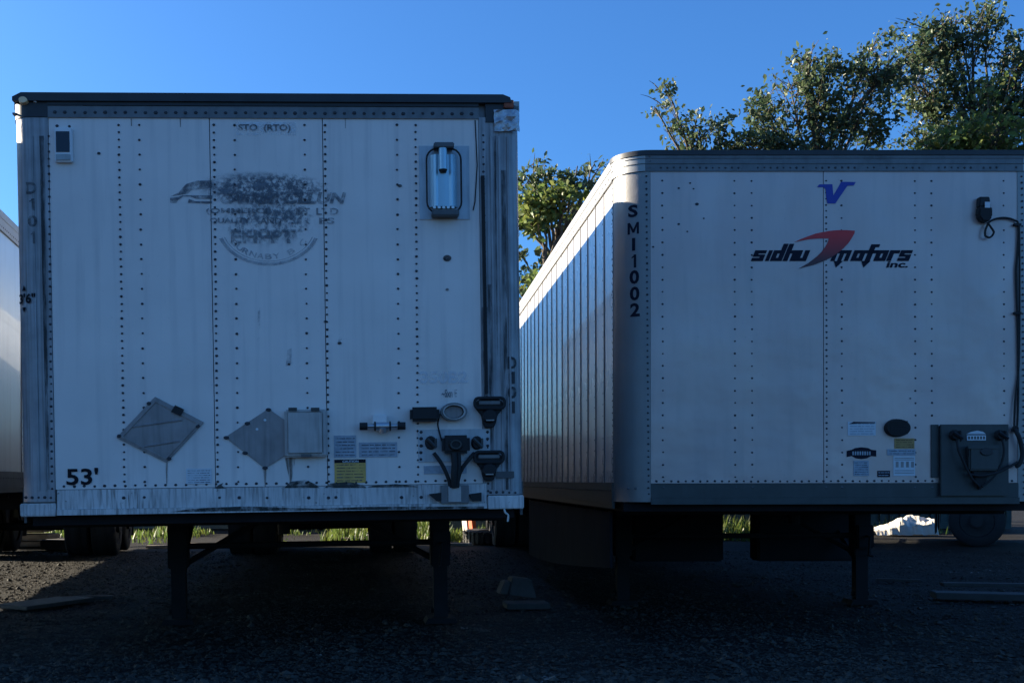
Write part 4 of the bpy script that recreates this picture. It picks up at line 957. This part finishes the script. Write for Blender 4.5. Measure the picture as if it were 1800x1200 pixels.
# weeds in the sun: blades and small leaves, one mass
def leaf_mat(name, c, tr=.45, var=.35):
    m = bpy.data.materials.new(name); m.use_nodes = True; n, l = m.node_tree.nodes, m.node_tree.links
    out = n['Material Output']; n.remove(n['Principled BSDF'])
    d = n.new('ShaderNodeBsdfDiffuse'); t = n.new('ShaderNodeBsdfTranslucent'); g = n.new('ShaderNodeBsdfGlossy'); g.inputs['Roughness'].default_value = .42
    g.inputs['Color'].default_value = (.9, .9, .9, 1)
    ge = n.new('ShaderNodeNewGeometry'); hs = n.new('ShaderNodeHueSaturation'); hs.inputs['Color'].default_value = (*c, 1)
    mr = n.new('ShaderNodeMapRange'); mr.inputs[3].default_value = 1 - var; mr.inputs[4].default_value = 1 + var; l.new(ge.outputs['Random Per Island'], mr.inputs[0]); l.new(mr.outputs[0], hs.inputs['Value'])
    m3 = n.new('ShaderNodeMath'); m3.operation = 'MULTIPLY'; m3.inputs[1].default_value = 7.13; l.new(ge.outputs['Random Per Island'], m3.inputs[0])
    fr = n.new('ShaderNodeMath'); fr.operation = 'FRACT'; l.new(m3.outputs[0], fr.inputs[0])
    mh = n.new('ShaderNodeMapRange'); mh.inputs[3].default_value = .475; mh.inputs[4].default_value = .55; l.new(fr.outputs[0], mh.inputs[0]); l.new(mh.outputs[0], hs.inputs['Hue'])
    l.new(hs.outputs[0], d.inputs[0]); l.new(hs.outputs[0], t.inputs[0])
    a = n.new('ShaderNodeMixShader'); a.inputs[0].default_value = tr; l.new(d.outputs[0], a.inputs[1]); l.new(t.outputs[0], a.inputs[2])
    b = n.new('ShaderNodeMixShader'); b.inputs[0].default_value = .025; l.new(a.outputs[0], b.inputs[1]); l.new(g.outputs[0], b.inputs[2]); l.new(b.outputs[0], out.inputs[0])
    return m
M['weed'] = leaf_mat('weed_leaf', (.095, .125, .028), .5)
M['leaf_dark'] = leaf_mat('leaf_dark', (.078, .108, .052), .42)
M['leaf_lit'] = leaf_mat('leaf_sunlit_green', (.13, .16, .042), .5)  # lit copy of the leaf: sunlight put into a paler yellow green
rw = random.Random(21); mb = MB()
def blade(x, y, z, h, w, yaw, lean):
    c, s = math.cos(yaw), math.sin(yaw); lx, ly = c * lean * h, s * lean * h
    mb.add([(x - s * w, y + c * w, z), (x + s * w, y - c * w, z), (x + lx * .5 + s * w * .7, y + ly * .5 - c * w * .7, z + h * .6), (x + lx * .5 - s * w * .7, y + ly * .5 + c * w * .7, z + h * .6), (x + lx, y + ly, z + h)], [(0, 1, 2, 3), (3, 2, 4)])
for (xa, xb, ya, yb, n, hh) in ((-7.0, -4.9, 22.5, 27, 350, .3), (-1.9, -.3, 22.5, 26, 1000, .48), (-4, 3, 26, 27.8, 600, .2), (.2, 2.2, 23.5, 27, 1600, .42), (5.5, 9.2, 23.5, 27.5, 3600, .42), (-11, -5, 25, 28, 1600, .26), (9, 14, 26.8, 28.5, 500, .3), (-3, 6, 22.5, 24.5, 300, .08)):
    for i in range(n):
        x, y = rw.uniform(xa, xb), rw.uniform(ya, yb); k = noise.noise(Vector((x * 1.1, y * .7, 7))) + .12
        if k < 0 and rw.random() < .8: continue
        k = .35 + 1.5 * max(0, k)
        blade(x, y, 0, hh * rw.uniform(.5, 1.15) * k, rw.uniform(.010, .028), rw.uniform(0, 6.28), rw.uniform(.1, .6))
tag(mb.build('weeds', M['weed']), 'sunlit yellow green weeds growing behind the trailers', 'weeds', kind='stuff')

def plank(px0, px1, py, d, w, th, label, m='wood', yaw=0, lift=0.0):
    a, b = P(px0, py, d), P(px1, py, d); L = (b - a).length / 2; root_mb = MB(); root_mb.box(-L, L, -w / 2, w / 2, 0, th)
    o = root_mb.build('wood_plank', M[m], bevel=.006); o.location = ((a.x + b.x) / 2, d, gh((a.x + b.x) / 2, d) + .012 + lift); o.rotation_euler = (rw.uniform(-.03, .03), rw.uniform(-.02, .02), yaw)
    return tag(o, label, 'plank', 'planks lying about the yard')
plank(495, 600, 965, 22.2, .25, .06, 'long pale plank lying before the weeds under the left trailer', yaw=.02)
plank(600, 690, 962, 23.2, .14, .08, 'pale plank beside the taller weeds under the left trailer', yaw=-.03)
plank(785, 830, 965, 22.0, .2, .05, 'short pale plank at the foot of the orange post', yaw=.05)
plank(1284, 1340, 950, 24.0, .15, .06, 'pale plank in front of the weeds under the right trailer', yaw=.03)
plank(1140, 1170, 962, 21.5, .1, .06, 'short bright plank alone under the right trailer')
plank(258, 300, 972, 21.5, .2, .05, 'short pale plank under the left end of the left trailer', yaw=.1)
plank(328, 378, 966, 22.0, .3, .05, 'broad pale plank leaning in the scrub under the left trailer', yaw=.2)
# foreground dark planks and block
def board(loc, L, w, th, yaw, label, m='wood_dark', rx=0, ry=0):
    mb = MB(); mb.box(-L / 2, L / 2, -w / 2, w / 2, 0, th); o = mb.build('wood_board', M[m], bevel=.008); o.location = loc; o.rotation_euler = (rx, ry, yaw)
    return tag(o, label, 'board', 'dark boards lying on the gravel')
p = P(82, 1065, 1880 * 1.33 / 220); board((p.x, p.y, .02), .46, .95, .04, R(-28), 'dark flat board on gravel at the lower left, near the sunlit patch')
p = P(135, 1056, 1880 * 1.33 / 211); board((p.x + .1, p.y, .02), .6, .10, .04, R(8), 'thin dark lath beside the flat board at the lower left')
p = P(925, 1070, 1880 * 1.33 / 225); board((p.x, p.y, .015), .45, .30, .06, R(4), 'low dark board lying under the concrete block between the trailers')
p = P(1755, 1058, 1880 * 1.33 / 213); board((p.x + .15, p.y, .03), 1.6, .30, .07, R(-14), 'thick dark timber at the right edge of the gravel')
p = P(1745, 1055, 1880 * 1.33 / 205); board((p.x + .2, p.y + .3, .10), 1.2, .14, .04, R(-8), 'narrow dark timber lying on top of the thick timber at the right')
p = P(1580, 1024, 1880 * 1.33 / 179); board((p.x, p.y, .02), .55, .07, .035, R(-22), 'short thin lath on the gravel beside the right landing leg')
root = thing('concrete_block', 'small grey concrete block propped slanting on the gravel between the trailers', 'block', (P(907, 1055, 11.9).x, 11.7, .08), (R(0), R(8), R(10)))
mb = MB(); mb.prism([(-.13, 0), (.19, 0), (.10, .20), (-.11, .20)], -.1, .1); mb.build('block_body', M['concrete'], root, bevel=.012)
mb = MB(); mb.prism([(-.23, .0), (-.14, 0), (-.12, .15), (-.19, .14)], -.09, .09); mb.build('block_flange', M['concrete'], root, bevel=.01)

# tyre lying on its side
root = thing('old_tyre', 'worn dark tyre lying flat among the weeds right of the orange post', 'tyre', (P(872, 958, 22.5).x, 22.8, .0))
mb = MB(); seg, prof = 36, [(.36, .02), (.60, .0), (.66, .05), (.67, .15), (.66, .25), (.60, .30), (.36, .28), (.33, .15)]
vs = [(q * math.cos(2 * math.pi * k / seg), q * math.sin(2 * math.pi * k / seg), z) for k in range(seg) for q, z in prof]; m_ = len(prof)
mb.add(vs, [(k * m_ + j, k * m_ + (j + 1) % m_, ((k + 1) % seg) * m_ + (j + 1) % m_, ((k + 1) % seg) * m_ + j) for k in range(seg) for j in range(m_)]); mb.build('tyre_casing', M['black'], root, smooth=True)
mb = MB()
for k in range(36):
    t = 2 * math.pi * k / 36; c, s = math.cos(t), math.sin(t); c2, s2_ = math.cos(t + .09), math.sin(t + .09)
    for z0, z1 in ((.03, .09), (.11, .19), (.21, .27)):
        mb.add([(.665 * c, .665 * s, z0), (.665 * c2, .665 * s2_, z0), (.665 * c2, .665 * s2_, z1), (.665 * c, .665 * s, z1), (.69 * c, .69 * s, z0), (.69 * c2, .69 * s2_, z0), (.69 * c2, .69 * s2_, z1), (.69 * c, .69 * s, z1)], [(4, 5, 6, 7), (0, 1, 5, 4), (1, 2, 6, 5), (2, 3, 7, 6), (3, 0, 4, 7)])
stuff(mb.build('tread_blocks', M['rim'], root))
# leaning orange and white post
root = thing('marker_post', 'slanting post, cream left half and orange red right half, seen below the left trailer', 'post', (P(830, 955, 23).x, 23.4, 0), (0, R(-8), R(-48)))
mb = MB(); mb.box(-.15, -.01, -.07, .07, 0, 1.1); mb.build('cream_half', M['cream'], root)
mb = MB(); mb.box(-.009, .13, -.05, .07, 0, 1.1); mb.build('orange_half', M['orange_red'], root)
# pale tarpaulin heap
mb = MB(); nx, ny = 26, 8; vs = []; rt = random.Random(4); c = P(1588, 950, 26.0)
for j in range(ny):
    for i in range(nx):
        x = (i / (nx - 1) - .5) * 1.5; y = (j / (ny - 1) - .5) * .9; e = max(0, 1 - abs(2 * j / (ny - 1) - 1) ** 3) * (.35 + .65 * min(1, max(0, (i - 2) / 12)))
        vs.append((x, y, .02 + e * (.38 + .2 * noise.noise(Vector((x * 4, y * 3, 2)))) + rt.uniform(0, .03)))
mb.add(vs, [(j * nx + i, j * nx + i + 1, (j + 1) * nx + i + 1, (j + 1) * nx + i) for j in range(ny - 1) for i in range(nx - 1)])
o = mb.build('tarpaulin', M['plastic_sheet']); o.location = (c.x, 26.2, 0); tag(o, 'crumpled pale tarpaulin heap in the sun below the right trailer', 'tarpaulin')
# things at far left
for k, (a, b, z, lb_) in enumerate(((6, 95, 0.02, 'lowest brown slab of the pile at the far left below the trailer'), (10, 90, .16, 'middle brown slab of the pile at the far left'), (2, 80, .30, 'topmost brown slab of the pile at the far left'))):
    A, B = P(a, 970, 21.5), P(b, 970, 21.5); mb = MB(); mb.box(-(B.x - A.x) / 2 - .3, (B.x - A.x) / 2, -.4, .4, 0, .10); o = mb.build('wood_slab', M['wood' if k else 'blanket'], bevel=.02); o.location = ((A.x + B.x) / 2, 21.7, z); o.rotation_euler = (0, 0, .03 * k - .02); tag(o, lb_, 'slab', 'brown slabs piled at the far left')
p = P(100, 972, 20.6); mb = MB(); mb.box(-.36, .36, -.2, .2, 0, .19); o = mb.build('grey_kerbstone', M['concrete'], bevel=.02); o.location = (p.x, 20.9, 0); tag(o, 'long grey kerbstone beside the brown slab pile at the far left', 'kerbstone')

# ------------------------------------------------------------------ trees
def make_tree(name, label, base, blobs, leafm, nleaf, leaf=.085, seed=1, lean=(0, 0), r0=.20, group='trees behind the trailers', bare=(), split=.35, jit=.16):
    """blobs: (centre Vector, radii, weight); limbs fork from the trunk to each blob, twigs fill it, leaves sit along the twigs"""
    rt = random.Random(seed); base = Vector(base); root = thing(name, label, 'tree', base, group=group)
    wood = MB(); topz = max(b[0].z for b in blobs); ctr = sum((b[0] for b in blobs), Vector()) / len(blobs); h = topz - base.z
    trunk = []; 
    for k in range(9):
        t = k / 8; q = base.lerp(Vector((ctr.x, ctr.y, base.z + h * .85)), t); q.x += .25 * noise.noise(Vector((t * 3, seed, 0))); q.z = base.z + h * .85 * t; trunk.append(q)
    wood.tube([q - base for q in trunk], [r0 * (1 - .85 * k / 8) + .015 for k in range(9)], 9)
    lv = MB(); tw = sum(b[2] for b in blobs)
    for (c, rad, wgt) in blobs:
        t0 = max(.12, min(.92, ((c.z - base.z) / h / .85) - split * rt.uniform(.5, 1.1))); i = t0 * 8; q0 = trunk[int(i)].lerp(trunk[min(8, int(i) + 1)], i % 1)
        mid = q0.lerp(c, .5) + Vector((rt.uniform(-.2, .2), rt.uniform(-.2, .2), .12 * (c - q0).length * rt.uniform(-.6, .9)))
        limb = [q0.lerp(mid, k / 4) if k < 4 else mid.lerp(c, (k - 4) / 4) for k in range(9)]
        for k in range(1, 8): limb[k] += Vector((rt.uniform(-1, 1), rt.uniform(-1, 1), rt.uniform(-1, 1))) * .05
        rl = .036 + .022 * min(1.5, (c - q0).length / 3)
        wood.tube([q - base for q in limb], [rl * (1 - .75 * k / 8) for k in range(9)], 6)
        R_ = Vector(rad); n = int(nleaf * wgt / tw); ntw = max(5, n // 24); cl = []
        for j in range(ntw):
            while True:
                d = Vector((rt.uniform(-1, 1), rt.uniform(-1, 1), rt.uniform(-1, 1)))
                if d.length < 1: break
            d = d.normalized() * d.length ** .55
            if rt.random() < .28: d *= rt.uniform(1.0, 1.45)
            e = c + Vector((d.x * R_.x, d.y * R_.y, d.z * R_.z)); s0 = limb[rt.randint(3, 8)].lerp(c, rt.random())
            mm = s0.lerp(e, .5) + Vector((0, 0, .1 * rt.uniform(-1, 1) * (e - s0).length))
            wood.tube([s0 - base, mm - base, e - base], [.016, .010, .005], 4); cl.append((s0, mm, e))
        for j in range(n):
            s0, mm, e = cl[rt.randrange(ntw)]; t = rt.random() ** .45; q = mm.lerp(e, t) if rt.random() < .8 else s0.lerp(mm, rt.random())
            q = q + Vector((rt.gauss(0, 1), rt.gauss(0, 1), rt.gauss(0, .62))) * jit - base
            if noise.noise((q + base) * 1.15 + Vector((seed, 0, 0))) < -.12 and rt.random() < .8: continue
            s = leaf * rt.choice((.55, .75, .9, 1.05, 1.25, 1.6)) * rt.uniform(.9, 1.1); n1 = Vector((rt.gauss(0, 1), rt.gauss(0, 1), rt.gauss(0, .8) + .5)).normalized(); a = n1.orthogonal().normalized(); a.rotate(Matrix.Rotation(rt.uniform(0, 6.28), 3, n1)); b = n1.cross(a)
            lv.add([q - a * s, q - a * s * .2 + b * s * .62 + n1 * s * .12, q + a * s * .55 + b * s * .38, q + a * s * 1.1, q + a * s * .55 - b * s * .38, q - a * s * .2 - b * s * .62 + n1 * s * .12], [(0, 1, 2, 3), (0, 3, 4, 5)] if False else [(5, 4, 3, 0), (0, 3, 2, 1)])
    for pth in bare:
        wood.tube([q - base for q in pth], [.022 * (1 - .8 * k / (len(pth) - 1)) for k in range(len(pth))], 5)
    wood.build('trunk', M['bark'], root, smooth=True)
    me = bpy.data.meshes.new('crown'); me.from_pydata(lv.v, [], lv.f); me.materials.append(M[leafm]); o = bpy.data.objects.new('crown', me); col.objects.link(o); o.parent = root; o['kind'] = 'stuff'
    return root
def B(px, py, d, rx, ry, w=None, dy=1.0):
    s = d / FPX; return (P(px, py, d), (rx * s, dy, ry * s), w if w else rx * ry)
D = 33.5
# left spray of the crown above the right trailer
make_tree('small_tree', 'small leaning tree at the left of the right trailer roof, thin tip pointing left', (P(1330, 845, D).x, D, 0),
          [B(1150, 188, D, 14, 12, 200), B(1172, 160, D, 16, 14, 300), B(1205, 208, D, 32, 16), B(1228, 222, D, 38, 24), B(1215, 250, D, 30, 22), B(1262, 222, D, 20, 18), B(1285, 262, D, 45, 18), B(1300, 300, D, 60, 30), B(1330, 254, D, 50, 14), B(1250, 262, D, 40, 14)],
          'leaf_dark', 3400, .067, 3, r0=.13, split=.5, bare=[[P(1172, 192, D), P(1155, 178, D), P(1140, 170, D), P(1126, 166, D)], [P(1160, 160, D), P(1150, 148, D), P(1141, 142, D)]])
make_tree('broad_tree', 'broad dark green tree rising behind the middle of the right trailer roof', (P(1500, 845, D + 1).x, D + 1, 0),
          [B(1420, 100, D, 30, 22), B(1460, 118, D, 50, 32), B(1392, 150, D, 42, 32), B(1340, 178, D, 38, 22), B(1330, 200, D, 30, 16), B(1430, 175, D, 62, 36), B(1360, 222, D, 60, 34), B(1345, 250, D, 70, 22), B(1450, 238, D, 55, 28), B(1530, 90, D, 34, 34), B(1540, 140, D, 62, 46), B(1500, 190, D, 60, 40), B(1410, 290, D, 110, 40), B(1400, 256, D, 60, 14), B(1470, 256, D, 50, 16), B(1310, 248, D, 40, 12), B(1540, 220, D, 40, 40), B(1418, 92, D, 12, 8, 60), B(1582, 112, D, 50, 42)],
          'leaf_dark', 11500, .069, 7, r0=.26)
make_tree('tall_tree', 'tallest tree, at the right edge above the right trailer roof', (P(1740, 845, D + 2).x, D + 2, 0),
          [B(1705, 20, D + 1, 30, 20), B(1735, 38, D + 1, 34, 18), B(1670, 30, D + 1, 16, 16, 160), B(1640, 50, D + 1, 44, 26), B(1690, 62, D + 1, 60, 30), B(1610, 78, D + 1, 48, 30), B(1660, 100, D + 1, 70, 30), B(1770, 88, D + 1, 40, 34), B(1790, 130, D + 1, 40, 60), B(1620, 140, D + 1, 60, 44), B(1700, 165, D + 1, 70, 36), B(1640, 190, D + 1, 60, 44), B(1760, 190, D + 1, 60, 40), B(1720, 230, D + 1, 90, 44), B(1620, 250, D + 1, 60, 30), B(1850, 120, D + 1, 70, 90), B(1860, 40, D + 1, 40, 40)],
          'leaf_dark', 15000, .069, 9, r0=.30, bare=[[P(1625, 50, D), P(1605, 42, D), P(1590, 36, D), P(1574, 32, D)]])
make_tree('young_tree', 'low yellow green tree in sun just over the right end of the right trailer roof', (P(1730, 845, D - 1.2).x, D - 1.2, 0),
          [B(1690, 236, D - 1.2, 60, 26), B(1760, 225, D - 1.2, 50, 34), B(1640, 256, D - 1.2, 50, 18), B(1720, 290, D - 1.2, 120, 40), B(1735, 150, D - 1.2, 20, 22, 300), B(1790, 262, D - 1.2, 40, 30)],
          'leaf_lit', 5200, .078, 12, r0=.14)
D = 27.5
make_tree('yard_tree', 'leafy tree showing in the gap between the two trailers', (P(985, 845, D).x, D, 0),
          [B(938, 288, D, 12, 16, 200), B(925, 312, D, 26, 18), B(960, 318, D, 42, 24), B(1000, 325, D, 40, 26), B(1040, 345, D, 40, 26), B(940, 380, D, 36, 12, 500), B(985, 385, D, 40, 18), B(1015, 292, D, 32, 12, 220), B(1050, 300, D, 26, 12, 200), B(1060, 320, D, 30, 18, 400), B(1045, 288, D, 26, 10, 260), B(1078, 300, D, 20, 12, 200), B(1090, 330, D, 30, 20, 300), B(915, 446, D, 22, 10), B(960, 456, D, 34, 12), B(925, 490, D, 40, 22), B(905, 530, D, 50, 36), B(1000, 452, D, 30, 14), B(980, 500, D, 60, 34), B(860, 420, D, 50, 60), B(850, 330, D, 40, 40, 900)],
          'leaf_dark', 4300, .068, 15, r0=.2, jit=.09)
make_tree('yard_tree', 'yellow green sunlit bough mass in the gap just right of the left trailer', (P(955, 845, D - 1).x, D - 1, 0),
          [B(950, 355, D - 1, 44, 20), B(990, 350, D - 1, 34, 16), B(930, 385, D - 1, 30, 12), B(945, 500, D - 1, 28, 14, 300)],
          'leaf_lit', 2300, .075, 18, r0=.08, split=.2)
